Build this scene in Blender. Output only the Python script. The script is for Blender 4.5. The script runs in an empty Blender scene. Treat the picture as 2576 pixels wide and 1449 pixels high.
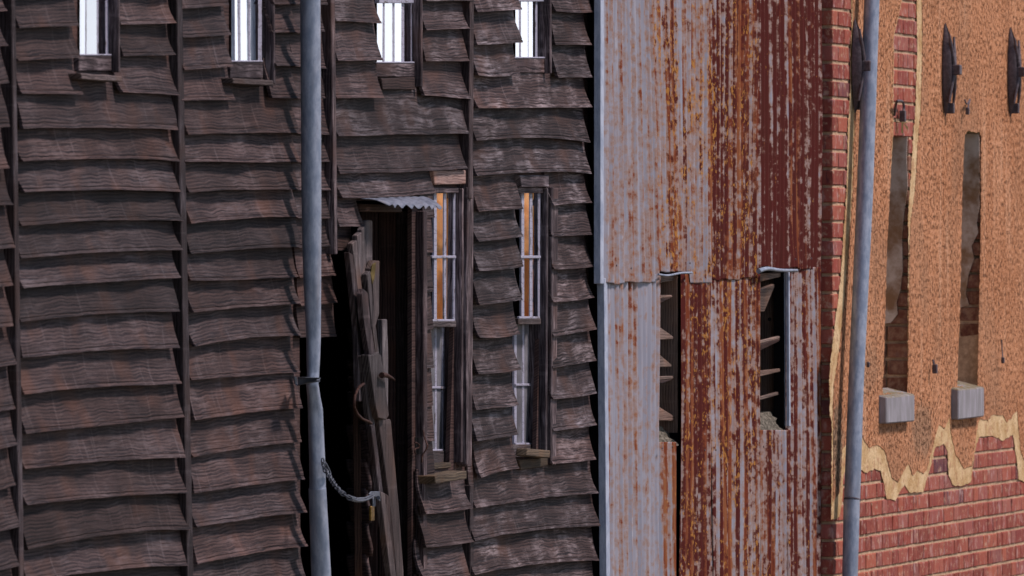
import bpy, bmesh, math, random
from mathutils import Vector, noise
from mathutils.geometry import tessellate_polygon
random.seed(7)
R = math.radians
S = bpy.context.scene
# ------------------------------------------------------------------ camera, world, sun, exposure
F, TH, H, ZC, HY = 19200.0, R(16.0), 8.8, 3.2, 640.0      # focal (px of a 2576 px frame), angle to the wall, distance to the wall, eye height, horizon row
cd = bpy.data.cameras.new('camera'); cam = bpy.data.objects.new('camera', cd); S.collection.objects.link(cam)
S.camera = cam
cam.location = (0, -H, ZC); cam.rotation_euler = (R(90), 0, TH - R(90))
cd.sensor_width = 36; cd.lens = 36*F/2576; cd.shift_y = -(724.5-HY)/2576
cd.clip_start = 1; cd.clip_end = 2000
cd.dof.use_dof = True; cd.dof.focus_distance = 32.4; cd.dof.aperture_fstop = 10
W = bpy.data.worlds.new('World'); S.world = W; W.use_nodes = True
wn = W.node_tree; sky = wn.nodes.new('ShaderNodeTexSky'); sky.sky_type = 'NISHITA'; sky.sun_disc = False
SUN = Vector((.16, -.56, .81)).normalized()
sky.sun_elevation = math.asin(SUN.z); sky.sun_rotation = math.atan2(SUN.x, SUN.y)
sky.air_density = 1.0; sky.dust_density = 0.4; sky.ozone_density = 2.0
bg = wn.nodes['Background']; bg.inputs[1].default_value = 0.075
# a bank of thin white cloud low over the horizon, all the way round
def wnode(t, **k):
    x = wn.nodes.new(t)
    for a, b in k.items(): setattr(x, a, b)
    return x
tc = wnode('ShaderNodeTexCoord'); sx = wnode('ShaderNodeSeparateXYZ'); wn.links.new(tc.outputs['Generated'], sx.inputs[0])
mr = wnode('ShaderNodeMapRange', interpolation_type='SMOOTHSTEP'); wn.links.new(sx.outputs[2], mr.inputs[0])
mr.inputs[1].default_value = .20; mr.inputs[2].default_value = .04; mr.inputs[3].default_value = 0; mr.inputs[4].default_value = .85
cn = wnode('ShaderNodeTexNoise'); wn.links.new(tc.outputs['Generated'], cn.inputs['Vector']); cn.inputs['Scale'].default_value = 5; cn.inputs['Detail'].default_value = 5
mr2 = wnode('ShaderNodeMapRange'); wn.links.new(cn.outputs[0], mr2.inputs[0]); mr2.inputs[1].default_value = .3; mr2.inputs[2].default_value = .55; mr2.inputs[3].default_value = .6
mm = wnode('ShaderNodeMath', operation='MULTIPLY'); wn.links.new(mr.outputs[0], mm.inputs[0]); wn.links.new(mr2.outputs[0], mm.inputs[1])
mxs = wnode('ShaderNodeMix', data_type='RGBA'); wn.links.new(mm.outputs[0], mxs.inputs[0]); wn.links.new(sky.outputs[0], mxs.inputs[6]); mxs.inputs[7].default_value = (20, 20.5, 22.5, 1)
wn.links.new(mxs.outputs[2], bg.inputs[0])
sl = bpy.data.lights.new('sun', 'SUN'); so = bpy.data.objects.new('sun', sl); S.collection.objects.link(so)
sl.energy = 3.6; sl.angle = R(9); sl.color = (1, .84, .78)
so.rotation_euler = SUN.to_track_quat('Z', 'Y').to_euler(); so.location = (30, -20, 15)
S.view_settings.view_transform = 'Standard'; S.view_settings.look = 'None'
S.view_settings.exposure = 0.28; S.view_settings.gamma = 1
S.render.engine = 'CYCLES'
S.cycles.max_bounces = 6; S.cycles.transparent_max_bounces = 8

# ------------------------------------------------------------------ geometry helpers
fwd = Vector((math.cos(TH), math.sin(TH), 0)); rgt = Vector((math.sin(TH), -math.cos(TH), 0)); up = Vector((0, 0, 1))
CAM = Vector((0, -H, ZC))
def P(px, py, off=0.0):
    """the point of the vertical plane standing `off` metres in front of the wall that the photograph shows at (px, py)"""
    d = fwd*F + rgt*(px-1288) + up*(HY-py)
    return CAM + d*((H-off)/d.y)
def inv(p):
    v = p-CAM; k = F/v.dot(fwd); return 1288+v.dot(rgt)*k, HY-v.z*k
def link(o, parent=None):
    S.collection.objects.link(o)
    if parent: o.parent = parent
    return o
def thing(name, label, cat, group=None, kind=None, loc=None):
    o = bpy.data.objects.new(name, None); link(o); o['label'] = label; o['category'] = cat
    if group: o['group'] = group
    o.empty_display_size = .2
    return o
def tag(o, label, cat, group=None):
    o['label'] = label; o['category'] = cat
    if group: o['group'] = group
    return o
def mesh(name, vs, fs, mat, parent=None, uv=None, smooth=False, sharp=.6, bevel=0, props=None):
    me = bpy.data.meshes.new(name); me.from_pydata([tuple(v) for v in vs], [], fs)
    bm = bmesh.new(); bm.from_mesh(me); bmesh.ops.recalc_face_normals(bm, faces=bm.faces)
    bm.to_mesh(me); bm.free(); me.update()
    set_uv(me, uv)
    if smooth:
        me.polygons.foreach_set('use_smooth', [True]*len(me.polygons)); me.set_sharp_from_angle(angle=sharp)
    me.materials.append(mat)
    o = bpy.data.objects.new(name, me); link(o, parent)
    if bevel:
        b = o.modifiers.new('bevel', 'BEVEL'); b.width = bevel; b.segments = 1; b.limit_method = 'ANGLE'; b.angle_limit = R(40)
    for k, v in (props or {}).items(): o[k] = v
    return o
def set_uv(me, uv):
    if uv is None: return
    l = me.uv_layers.new(name='UVMap')
    for lp in me.loops:
        c = me.vertices[lp.vertex_index].co
        if uv == 'x': l.data[lp.index].uv = (c.x-c.y, c.z+c.y*.6)
        elif uv == 'z': l.data[lp.index].uv = (c.z, c.x*.7-c.y)
        else: l.data[lp.index].uv = uv[lp.vertex_index]
QF = [(0,1,2,3),(4,7,6,5),(0,4,5,1),(1,5,6,2),(2,6,7,3),(3,7,4,0)]
def prism(name, q, of, ob, mat, parent=None, uv='z', bevel=.003, props=None, jit=0):
    """upright block: q = four image corners (TL TR BR BL) of its front on the plane `of`, running back to `ob`"""
    f = [P(x, y, of) for x, y in q]
    b = [Vector((p.x, -ob, p.z)) for p in f]
    return mesh(name, f+b, QF, mat, parent, uv, bevel=bevel, props=props)
def slab(name, pts, th, mat, parent=None, uv='z', bevel=.003, props=None, away=None):
    """flat piece with its own outline: pts = (px, py, off) round the seen face, thickness th away from the camera"""
    f = [P(*p) for p in pts]
    n = Vector((0,0,0))
    for i in range(len(f)): n += f[i].cross(f[(i+1) % len(f)])
    n.normalize()
    if n.dot(f[0]-CAM) < 0: n = -n
    if away: n = Vector(away).normalized()
    b = [p+n*th for p in f]; k = len(f)
    fs = [tuple(range(k)), tuple(range(2*k-1, k-1, -1))]+[(i, (i+1) % k, k+(i+1) % k, k+i) for i in range(k)]
    return mesh(name, f+b, fs, mat, parent, uv, bevel=bevel, props=props)
def box(name, x0, x1, y0, y1, z0, z1, mat, parent=None, uv='x', bevel=0, props=None):
    v = [(x0,y0,z1),(x1,y0,z1),(x1,y0,z0),(x0,y0,z0),(x0,y1,z1),(x1,y1,z1),(x1,y1,z0),(x0,y1,z0)]
    return mesh(name, v, QF, mat, parent, uv, bevel=bevel, props=props)
def sheet_poly(name, outer, holes, of, th, mat, parent=None, uv='x', jit=0, step=4):
    """wall layer with an outline and holes traced on the plane `of` and a thickness"""
    def dense(poly, sd):
        out = []
        for i, a in enumerate(poly):
            b = poly[(i+1) % len(poly)]; L = math.hypot(b[0]-a[0], b[1]-a[1]); n = max(1, int(L/step)) if jit else 1
            for k in range(n):
                t = k/n; x = a[0]+(b[0]-a[0])*t; y = a[1]+(b[1]-a[1])*t
                if jit and k:
                    x += jit*(noise.noise(Vector((x*.11, y*.11, sd)))*1.1+.5*noise.noise(Vector((x*.5, y*.5, sd)))); y += jit*(noise.noise(Vector((x*.15, y*.15, sd+7)))*2.4+2.6*noise.noise(Vector((x*.45, y*.45, sd+7))))
                out.append(P(x, y, of))
        return out
    loops = [dense(outer, 1)]+[dense(h, 5+i) for i, h in enumerate(holes)]
    vs = [v for l in loops for v in l]; k = len(vs)
    tris = tessellate_polygon(loops)
    vs2 = vs+[Vector((v.x, v.y+th, v.z)) for v in vs]
    fs = [tuple(t) for t in tris]+[tuple(i+k for i in t[::-1]) for t in tris]
    b = 0
    for l in loops:
        for i in range(len(l)):
            a, c = b+i, b+(i+1) % len(l); fs.append((a, c, c+k, a+k))
        b += len(l)
    return mesh(name, vs2, fs, mat, parent, uv)
def tube(name, pts, rads, mat, parent=None, seg=16, cap=True, props=None, ell=None, th=0):
    """round bar or pipe along world points"""
    vs = []; fs = []; uvs = []
    n = len(pts); L = 0
    for i, p in enumerate(pts):
        d = (pts[min(i+1, n-1)]-pts[max(i-1, 0)]).normalized()
        a = Vector((1,0,0)) if abs(d.x) < .8 else Vector((0,1,0))
        u = (a-d*a.dot(d)).normalized(); w = d.cross(u)
        if i: L += (p-pts[i-1]).length
        r = rads[i] if isinstance(rads, (list, tuple)) else rads
        for k in range(seg):
            t = 2*math.pi*k/seg; rr = r
            if ell: rr = r*ell(i/(n-1), t, L)
            vs.append(p+u*math.cos(t)*rr+w*math.sin(t)*rr); uvs.append((L, k/seg*r*6))
    for i in range(n-1):
        for k in range(seg):
            a = i*seg+k; b = i*seg+(k+1) % seg
            fs.append((a, b, b+seg, a+seg))
    if cap: fs += [tuple(range(seg-1, -1, -1)), tuple(range((n-1)*seg, n*seg))]
    return mesh(name, vs, fs, mat, parent, uvs, smooth=True, sharp=.9, props=props)

# ------------------------------------------------------------------ materials
class NT:
    def __init__(s, name):
        s.m = bpy.data.materials.new(name); s.m.use_nodes = True; s.t = s.m.node_tree; s.b = s.t.nodes['Principled BSDF']
        s.out = s.t.nodes['Material Output']
    def n(s, typ, **kw):
        x = s.t.nodes.new(typ)
        for k, v in kw.items():
            if k.startswith('i_'):
                key = k[2:]; x.inputs[int(key) if key.isdigit() else key.replace('_', ' ')].default_value = v
            else: setattr(x, k, v)
        return x
    def l(s, a, b): s.t.links.new(a, b)
    def val(s, x, inp):
        if isinstance(x, (int, float)): inp.default_value = x
        elif isinstance(x, tuple): inp.default_value = x
        else: s.l(x, inp)
    def math(s, op, a, b=0.0, c=None, clamp=False):
        m = s.n('ShaderNodeMath', operation=op, use_clamp=clamp); s.val(a, m.inputs[0]); s.val(b, m.inputs[1])
        if c is not None: s.val(c, m.inputs[2])
        return m.outputs[0]
    def mix(s, f, a, b, typ='MIX'):
        m = s.n('ShaderNodeMix', data_type='RGBA', blend_type=typ); s.val(f, m.inputs[0])
        for v, i in ((a, 6), (b, 7)):
            if isinstance(v, tuple) and len(v) == 3: v = v+(1,)
            s.val(v, m.inputs[i])
        return m.outputs[2]
    def step(s, x, lo, hi):
        m = s.n('ShaderNodeMapRange', interpolation_type='SMOOTHSTEP'); s.val(x, m.inputs[0]); m.inputs[1].default_value = lo; m.inputs[2].default_value = hi
        return m.outputs[0]
    def noise(s, vec, scale=1, detail=3, rough=.55, dist=0):
        x = s.n('ShaderNodeTexNoise'); s.l(vec, x.inputs['Vector']); x.inputs['Scale'].default_value = scale
        x.inputs['Detail'].default_value = detail; x.inputs['Roughness'].default_value = rough; x.inputs['Distortion'].default_value = dist
        return x.outputs[0]
    def comb(s, x, y, z=0.0):
        c = s.n('ShaderNodeCombineXYZ')
        for i, v in enumerate((x, y, z)): s.val(v, c.inputs[i])
        return c.outputs[0]
    def uv(s):
        x = s.n('ShaderNodeSeparateXYZ'); s.l(s.n('ShaderNodeTexCoord').outputs['UV'], x.inputs[0]); return x.outputs[0], x.outputs[1]
    def pos(s):
        x = s.n('ShaderNodeSeparateXYZ'); s.l(s.n('ShaderNodeNewGeometry').outputs['Position'], x.inputs[0]); return x.outputs
    def rnd(s): return s.n('ShaderNodeObjectInfo').outputs['Random']
    def attr(s, name): return s.n('ShaderNodeAttribute', attribute_type='OBJECT', attribute_name=name).outputs['Fac']
    def ramp(s, x, cols):
        r = s.n('ShaderNodeValToRGB'); s.l(x, r.inputs[0]); e = r.color_ramp.elements
        while len(e) < len(cols): e.new(.5)
        for el, (p, c) in zip(e, cols): el.position = p; el.color = c+(1,)
        return r.outputs[0]
    def bump(s, h, strength, dist):
        b = s.n('ShaderNodeBump'); s.l(h, b.inputs['Height']); b.inputs['Strength'].default_value = strength; b.inputs['Distance'].default_value = dist
        s.l(b.outputs[0], s.b.inputs['Normal']); return b
    def done(s, col=None, rough=None, metal=None, spec=None):
        for v, k in ((col, 'Base Color'), (rough, 'Roughness'), (metal, 'Metallic'), (spec, 'Specular IOR Level')):
            if v is None: continue
            if isinstance(v, tuple) and len(v) == 3: v = v+(1,)
            s.val(v, s.b.inputs[k])
        return s.m

def wood(name, dark, mid, pale, silver=.5, grain=1.0, rough=.75, lo=.45, hi=.75, use_attr=False):
    m = NT(name); u, v = m.uv(); r = m.rnd()
    ro = m.math('MULTIPLY', r, 37.0)
    big = m.noise(m.comb(m.math('MULTIPLY', u, 2.6), m.math('MULTIPLY', v, 7.0), ro), 1, 3)
    wob = m.noise(m.comb(m.math('MULTIPLY', u, 4.2), m.math('MULTIPLY', v, 6.0), ro), 1, 2)
    vv = m.math('ADD', v, m.math('MULTIPLY', wob, .034))
    g1 = m.noise(m.comb(m.math('MULTIPLY', u, 2.2*grain), m.math('MULTIPLY', vv, 105.0*grain), ro), 1, 4, .65)
    g2 = m.noise(m.comb(m.math('MULTIPLY', u, 11.0), m.math('MULTIPLY', vv, 420.0), ro), 1, 2, .6)
    wv = m.n('ShaderNodeTexWave', wave_type='BANDS', bands_direction='Y', wave_profile='SAW')
    m.l(m.comb(m.math('MULTIPLY', u, 1.0), m.math('ADD', vv, m.math('MULTIPLY', g1, .012)), ro), wv.inputs['Vector'])
    wv.inputs['Scale'].default_value = 26*grain; wv.inputs['Distortion'].default_value = 1.2; wv.inputs['Detail'].default_value = 2; wv.inputs['Detail Scale'].default_value = 2.0
    g = m.math('ADD', m.math('MULTIPLY', g1, .55), m.math('ADD', m.math('MULTIPLY', g2, .25), m.math('MULTIPLY', wv.outputs[0], .25)))
    c = m.mix(m.step(g, .38, .66), dark, mid)
    # weather-silvered streaks where rain and sun reached the board
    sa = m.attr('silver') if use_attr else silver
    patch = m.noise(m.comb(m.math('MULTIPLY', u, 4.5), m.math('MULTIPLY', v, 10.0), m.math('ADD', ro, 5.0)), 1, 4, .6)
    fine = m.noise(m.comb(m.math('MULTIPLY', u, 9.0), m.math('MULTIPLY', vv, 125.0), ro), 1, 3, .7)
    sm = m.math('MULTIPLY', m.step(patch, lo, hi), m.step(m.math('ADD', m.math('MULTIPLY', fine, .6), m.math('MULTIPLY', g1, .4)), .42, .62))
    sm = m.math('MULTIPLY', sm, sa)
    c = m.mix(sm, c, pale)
    br = m.noise(m.comb(m.math('MULTIPLY', u, 4.0), m.math('MULTIPLY', v, 5.0), m.math('ADD', ro, 9.0)), 1, 2)
    c = m.mix(m.math('MULTIPLY', m.step(br, .5, .75), .45), c, (mid[0]*1.5, mid[1]*1.05, mid[2]*.7))
    # vertical drip marks and the odd nail stain
    dr = m.noise(m.comb(m.math('MULTIPLY', u, 38.0), m.math('MULTIPLY', v, 3.0), ro), 1, 2)
    c = m.mix(m.math('MULTIPLY', m.step(dr, .60, .74), .14), c, pale)
    c = m.mix(m.math('MULTIPLY', m.step(big, .35, .7), .35), c, m.mix(.5, dark, mid), 'MULTIPLY')
    r2 = m.math('FRACT', m.math('MULTIPLY', r, 91.7))
    c = m.mix(m.math('MULTIPLY', r2, .6), c, (1.22,1.0,.88), 'MULTIPLY')
    tone = m.n('ShaderNodeHueSaturation'); m.l(c, tone.inputs['Color'])
    m.l(m.math('ADD', m.math('MULTIPLY', r, .7), .68), tone.inputs['Value'])
    m.bump(m.math('ADD', g, m.math('MULTIPLY', fine, .2)), .55, .004)
    return m.done(tone.outputs[0], m.math('SUBTRACT', rough, m.math('MULTIPLY', sm, .15)), 0, .16)
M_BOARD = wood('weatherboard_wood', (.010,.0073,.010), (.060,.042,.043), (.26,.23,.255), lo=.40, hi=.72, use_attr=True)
M_POST = wood('post_wood', (.014,.011,.015), (.066,.052,.060), (.30,.26,.29), .9, lo=.38, hi=.7)
M_BLACK = wood('tarred_wood', (.012,.009,.011), (.045,.034,.037), (.16,.14,.16), .8)
M_GREY = wood('grey_wood', (.026,.022,.025), (.10,.086,.092), (.26,.235,.25), .8)
M_PINK = wood('fresh_weathered_wood', (.12,.08,.075), (.30,.215,.20), (.45,.36,.34), .6)
M_SILL = wood('mossy_sill_wood', (.035,.028,.022), (.105,.082,.060), (.18,.155,.12), .5)
M_SLAT = wood('slat_wood', (.07,.05,.045), (.20,.15,.13), (.33,.28,.26), .5)
M_INNER = wood('inner_board_wood', (.022,.014,.015), (.075,.048,.046), (.13,.10,.10), .4)

def paint():
    m = NT('flaking_white_paint'); u, v = m.uv(); r = m.math('MULTIPLY', m.rnd(), 20.0)
    cr = m.n('ShaderNodeTexVoronoi', feature='DISTANCE_TO_EDGE'); m.l(m.comb(m.math('MULTIPLY', u, 42.0), m.math('MULTIPLY', v, 5.0), r), cr.inputs['Vector']); cr.inputs['Scale'].default_value = 1
    crack = m.math('SUBTRACT', 1.0, m.step(cr.outputs['Distance'], .0, .045))
    fl = m.step(m.noise(m.comb(m.math('MULTIPLY', u, 14.0), m.math('MULTIPLY', v, 60.0), r), 1, 4, .6), .58, .66)
    c = m.mix(fl, (.30,.30,.39), (.09,.07,.07)); c = m.mix(m.math('MULTIPLY', crack, .45), c, (.12,.11,.13))
    m.bump(m.math('SUBTRACT', 1.0, m.math('ADD', crack, fl)), .5, .002)
    return m.done(c, .5)
M_PAINT = paint()

def iron():
    m = NT('rusted_corrugated_iron'); u, v = m.uv(); r = m.math('MULTIPLY', m.rnd(), 50.0)
    ru, red, yel = m.attr('rust'), m.attr('red'), m.attr('ochre')
    st = m.noise(m.comb(m.math('MULTIPLY', u, 13.0), m.math('MULTIPLY', v, .55), r), 1, 3, .6)
    st2 = m.noise(m.comb(m.math('MULTIPLY', u, 46.0), m.math('MULTIPLY', v, 2.2), r), 1, 3, .6)
    bl = m.noise(m.comb(m.math('MULTIPLY', u, 17.0), m.math('MULTIPLY', v, 21.0), r), 1, 5, .66)
    bb = m.noise(m.comb(m.math('MULTIPLY', u, 7.0), m.math('MULTIPLY', v, 4.0), r), 1, 3, .5)
    k = m.math('ADD', m.math('MULTIPLY', st, .34), m.math('ADD', m.math('MULTIPLY', st2, .22), m.math('MULTIPLY', bl, .44)))
    band0 = m.noise(m.comb(m.math('MULTIPLY', u, 15.0), m.math('MULTIPLY', v, .22), m.math('ADD', r, 15.0)), 1, 2)
    k = m.math('ADD', m.math('MULTIPLY', k, .72), m.math('MULTIPLY', band0, .28))
    k = m.math('ADD', m.math('MULTIPLY', m.math('SUBTRACT', k, .5), 1.55), m.math('ADD', .5, m.math('MULTIPLY', m.math('SUBTRACT', ru, .5), .34)))
    mottle = m.noise(m.comb(m.math('MULTIPLY', u, 24.0), m.math('MULTIPLY', v, 1.3), r), 1, 4)
    zinc = m.mix(m.step(mottle, .3, .7), (.21,.22,.28), (.31,.305,.36))
    wl = m.step(m.noise(m.comb(m.math('MULTIPLY', u, 50.0), m.math('MULTIPLY', v, 1.6), m.math('ADD', r, 4.0)), 1, 2), .66, .74)
    zinc = m.mix(m.math('MULTIPLY', wl, .5), zinc, (.55,.54,.60))
    stain = m.mix(m.math('MULTIPLY', m.step(k, .36, .50), .85), zinc, (.27,.165,.125))
    c = m.mix(m.step(k, .495, .555), stain, m.mix(m.step(st2, .4, .6), (.25,.098,.045), (.16,.040,.020)))
    band = m.noise(m.comb(m.math('MULTIPLY', u, 17.0), m.math('MULTIPLY', v, .16), m.math('ADD', r, 8.0)), 1, 2)
    k2 = m.math('ADD', m.math('ADD', m.math('MULTIPLY', band, .55), m.math('MULTIPLY', bb, .2)), m.math('ADD', m.math('MULTIPLY', bl, .25), m.math('MULTIPLY', m.math('SUBTRACT', red, .5), .34)))
    dk = m.math('MULTIPLY', m.step(k2, .495, .55), m.step(k, .48, .54))
    c = m.mix(m.math('MULTIPLY', dk, .93), c, m.mix(st2, (.036,.008,.010), (.095,.019,.017)))
    ys = m.noise(m.comb(m.math('MULTIPLY', u, 80.0), m.math('MULTIPLY', v, 38.0), r), 1, 3, .6)
    yb = m.math('ADD', m.math('MULTIPLY', ys, .62), m.math('ADD', m.math('MULTIPLY', bb, .38), m.math('MULTIPLY', m.math('SUBTRACT', yel, .5), .16)))
    ym = m.math('MULTIPLY', m.step(yb, .565, .60), m.step(k, .44, .5))
    c = m.mix(m.math('MULTIPLY', ym, .75), c, (.42,.20,.05))
    rm = m.step(k, .46, .51)
    m.bump(m.math('ADD', m.math('MULTIPLY', bl, rm), m.math('MULTIPLY', mottle, .15)), .4, .002)
    return m.done(c, m.math('ADD', .55, m.math('MULTIPLY', rm, .33)), m.math('MULTIPLY', m.math('SUBTRACT', 1.0, rm), .12), m.math('SUBTRACT', .32, m.math('MULTIPLY', rm, .27)))
M_IRON = iron()
def galv(name, a, b, rough=.42, metal=.30, spots=.2):
    m = NT(name); p = m.pos(); v = m.comb(m.math('MULTIPLY', p[0], 16.0), m.math('MULTIPLY', p[1], 40.0), m.math('MULTIPLY', p[2], 13.0))
    n1 = m.noise(v, 1, 4, .65); n2 = m.noise(v, 4.5, 3, .7)
    c = m.mix(m.step(n1, .35, .65), a, b); c = m.mix(m.math('MULTIPLY', m.step(n2, .56, .68), spots), c, (.10,.09,.10))
    n3 = m.noise(m.comb(m.math('MULTIPLY', p[0], 12.0), m.math('MULTIPLY', p[1], 12.0), m.math('MULTIPLY', p[2], 1.5)), 1, 3)
    c = m.mix(m.math('MULTIPLY', m.step(n3, .55, .7), .25), c, (.20,.15,.12))
    m.bump(n2, .15, .001)
    return m.done(c, m.math('ADD', rough, m.math('MULTIPLY', n1, .2)), metal)
M_PIPE = galv('galvanised_pipe', (.19,.235,.32), (.32,.365,.46))
M_FLASH = galv('galvanised_flashing', (.26,.31,.42), (.40,.45,.56), .6, .1)
M_AWN = galv('dull_galvanised_sheet', (.085,.10,.145), (.16,.18,.24), .6, .1)
M_CHAIN = galv('chain_steel', (.055,.065,.09), (.13,.15,.19), .5, .3)
def simple(name, a, b, scale, rough, metal=0, bump=.3, th=(.35,.7)):
    m = NT(name); p = m.n('ShaderNodeNewGeometry').outputs['Position']
    n1 = m.noise(p, scale, 5, .65); c = m.mix(m.step(n1, *th), a, b); m.bump(n1, bump, .003)
    return m.done(c, rough, metal, .5 if rough < .6 else .1)
M_BRASS = simple('tarnished_brass', (.12,.065,.012), (.26,.155,.035), 90, .35, .8)
M_CAST = simple('dark_cast_iron', (.05,.036,.044), (.11,.085,.10), 60, .55, .1)
M_RUSTBAR = simple('rusty_strap_iron', (.03,.014,.012), (.075,.038,.031), 80, .7, .2)
M_STONE = simple('lichened_stone', (.05,.045,.035), (.20,.18,.15), 55, .95, 0, 1.0)
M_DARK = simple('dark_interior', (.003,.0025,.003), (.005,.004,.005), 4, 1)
M_MORTARW = simple('mortar', (.36,.24,.155), (.58,.41,.28), 35, .95, 0, .8)
M_GROUND = simple('dry_grass_ground', (.10,.085,.05), (.20,.17,.10), .8, 1)
def brickm(name='red_brick', old=0.0):
    m = NT(name); r = m.rnd(); p = m.pos()
    c = m.ramp(r, [(0, (.17,.042,.036)), (.2, (.27,.066,.050)), (.4, (.21,.055,.050)), (.6, (.34,.10,.065)), (.8, (.26,.080,.075)), (.93, (.30,.11,.09)), (1, (.10,.045,.06))])
    ro = m.math('MULTIPLY', r, 40.0)
    st = m.noise(m.comb(m.math('MULTIPLY', m.math('SUBTRACT', p[0], p[1]), 42.0), m.math('MULTIPLY', p[2], 9.0), ro), 1, 4, .65)
    c = m.mix(m.math('MULTIPLY', m.step(st, .42, .7), .6), c, (.34,.125,.085))
    c = m.mix(m.math('MULTIPLY', m.step(m.noise(m.comb(m.math('MULTIPLY', m.math('SUBTRACT', p[0], p[1]), 28.0), m.math('MULTIPLY', p[2], 6.0), m.math('ADD', ro, 3.0)), 1, 3), .60, .72), .65), c, (.055,.022,.035))
    ef = m.step(m.noise(m.comb(m.math('MULTIPLY', m.math('SUBTRACT', p[0], p[1]), 20.0), m.math('MULTIPLY', p[2], 11.0), 0.0), 1, 4, .6), .54, .70)
    c = m.mix(m.math('MULTIPLY', ef, .6), c, (.48,.33,.31))
    sm_ = m.math('ADD', m.noise(m.comb(p[0], p[1], p[2]), 26, 5, .7), 0.0)
    c = m.mix(m.math('MULTIPLY', m.step(sm_, .54, .66), .65), c, (.44,.31,.22))
    if old: c = m.mix(old, c, m.mix(m.step(sm_, .4, .6), (.11,.055,.035), (.24,.15,.095)))
    m.bump(m.math('ADD', st, m.noise(m.comb(p[0], p[1], p[2]), 140, 3)), .5, .003)
    return m.done(c, .9, 0, .08)
M_BRICK = brickm()
M_BRICKOLD = brickm('stained_old_brick', .7)
def roughcast():
    m = NT('orange_roughcast_render'); p = m.pos()
    s = m.n('ShaderNodeTexVoronoi', feature='SMOOTH_F1'); m.l(m.comb(p[0], p[1], p[2]), s.inputs['Vector']); s.inputs['Scale'].default_value = 62
    n1 = m.noise(m.comb(p[0], p[1], p[2]), 40, 5, .70); n2 = m.noise(m.comb(p[0], p[1], p[2]), 15, 4, .6); n3 = m.noise(m.comb(p[0], p[1], p[2]), 2.2, 4, .6)
    c = m.mix(m.step(n3, .35, .68), (.41,.180,.088), (.51,.24,.125))
    c = m.mix(m.math('MULTIPLY', m.step(n1, .48, .66), .6), c, (.70,.40,.25))
    pit = m.math('MULTIPLY', m.math('SUBTRACT', 1.0, m.step(n1, .38, .48)), m.step(n2, .36, .50))
    c = m.mix(m.math('MULTIPLY', pit, .9), c, (.13,.065,.045))
    pz = m.noise(m.comb(p[0], p[1], m.math('MULTIPLY', p[2], .6)), 1.6, 3, .6)
    c = m.mix(m.math('MULTIPLY', m.step(pz, .46, .66), .55), c, (.36,.20,.12))
    sk = m.noise(m.comb(m.math('MULTIPLY', p[0], 7.0), 0.0, m.math('MULTIPLY', p[2], .7)), 1, 4, .6)
    c = m.mix(m.math('MULTIPLY', m.step(sk, .50, .66), .38), c, (.30,.15,.085))
    c = m.mix(m.math('MULTIPLY', m.math('SUBTRACT', 1.0, m.step(sk, .34, .46)), .30), c, (.74,.46,.30))
    for qx, qy, sxx, szz, am in ((2109,1130,.13,.26,.8), (2322,1085,.28,.16,.55), (2190,930,.22,.14,.35)):
        q = P(qx, qy, .13)
        dx = m.math('DIVIDE', m.math('SUBTRACT', p[0], q.x), sxx); dz = m.math('DIVIDE', m.math('SUBTRACT', p[2], q.z), szz)
        d = m.math('SQRT', m.math('ADD', m.math('MULTIPLY', dx, dx), m.math('MULTIPLY', dz, dz)))
        f = m.math('SUBTRACT', 1.0, m.step(m.math('ADD', d, m.math('MULTIPLY', m.math('SUBTRACT', n2, .5), 1.6)), .55, 1.15))
        c = m.mix(m.math('MULTIPLY', f, am), c, m.mix(m.step(n1, .4, .6), (.06,.05,.04), (.26,.19,.13)))
    m.bump(m.math('SUBTRACT', m.math('ADD', n1, m.math('MULTIPLY', n2, .6)), m.math('MULTIPLY', pit, .6)), 1.0, .012)
    return m.done(c, .95, 0, .05)
M_ROUGH = roughcast()
def basecoat():
    m = NT('yellow_base_coat'); p = m.pos(); q = m.comb(p[0], p[1], p[2])
    a = m.noise(q, 7, 4, .6); b = m.noise(q, 70, 4, .7); c3 = m.noise(q, 20, 4, .65)
    c = m.mix(m.step(a, .35, .65), (.44,.28,.13), (.62,.46,.27)); c = m.mix(m.math('MULTIPLY', m.step(b, .5, .68), .5), c, (.70,.56,.38))
    c = m.mix(m.math('MULTIPLY', m.step(c3, .54, .64), .75), c, (.40,.21,.12)); c = m.mix(m.math('MULTIPLY', m.math('SUBTRACT', 1.0, m.step(b, .34, .46)), .6), c, (.20,.12,.07))
    m.bump(m.math('ADD', b, c3), .7, .006); return m.done(c, .95, 0, .05)
M_BASECOAT = basecoat()
M_OLDPL = simple('old_grey_plaster', (.26,.15,.085), (.58,.48,.42), 4.5, .95, 0, .9, (.34,.60))
M_GREEN = simple('algae_stained_stone', (.07,.055,.02), (.16,.12,.05), 30, .95, 0, .6)
def conc():
    m = NT('painted_sill'); p = m.pos()
    n = m.noise(m.comb(m.math('MULTIPLY', p[0], 25.0), m.math('MULTIPLY', p[1], 25.0), m.math('MULTIPLY', p[2], 5.0)), 1, 4, .6)
    c = m.mix(m.step(n, .35, .7), (.19,.185,.20), (.30,.29,.33))
    nz = m.n('ShaderNodeSeparateXYZ'); m.l(m.n('ShaderNodeNewGeometry').outputs['Normal'], nz.inputs[0])
    n2 = m.noise(m.comb(p[0], p[1], p[2]), 22, 3)
    c = m.mix(m.math('MULTIPLY', m.step(nz.outputs[2], .3, .8), m.step(n2, .3, .6)), c, (.14,.11,.045))
    m.bump(n, .3, .003); return m.done(c, .85)
M_CONC = conc()
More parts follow.
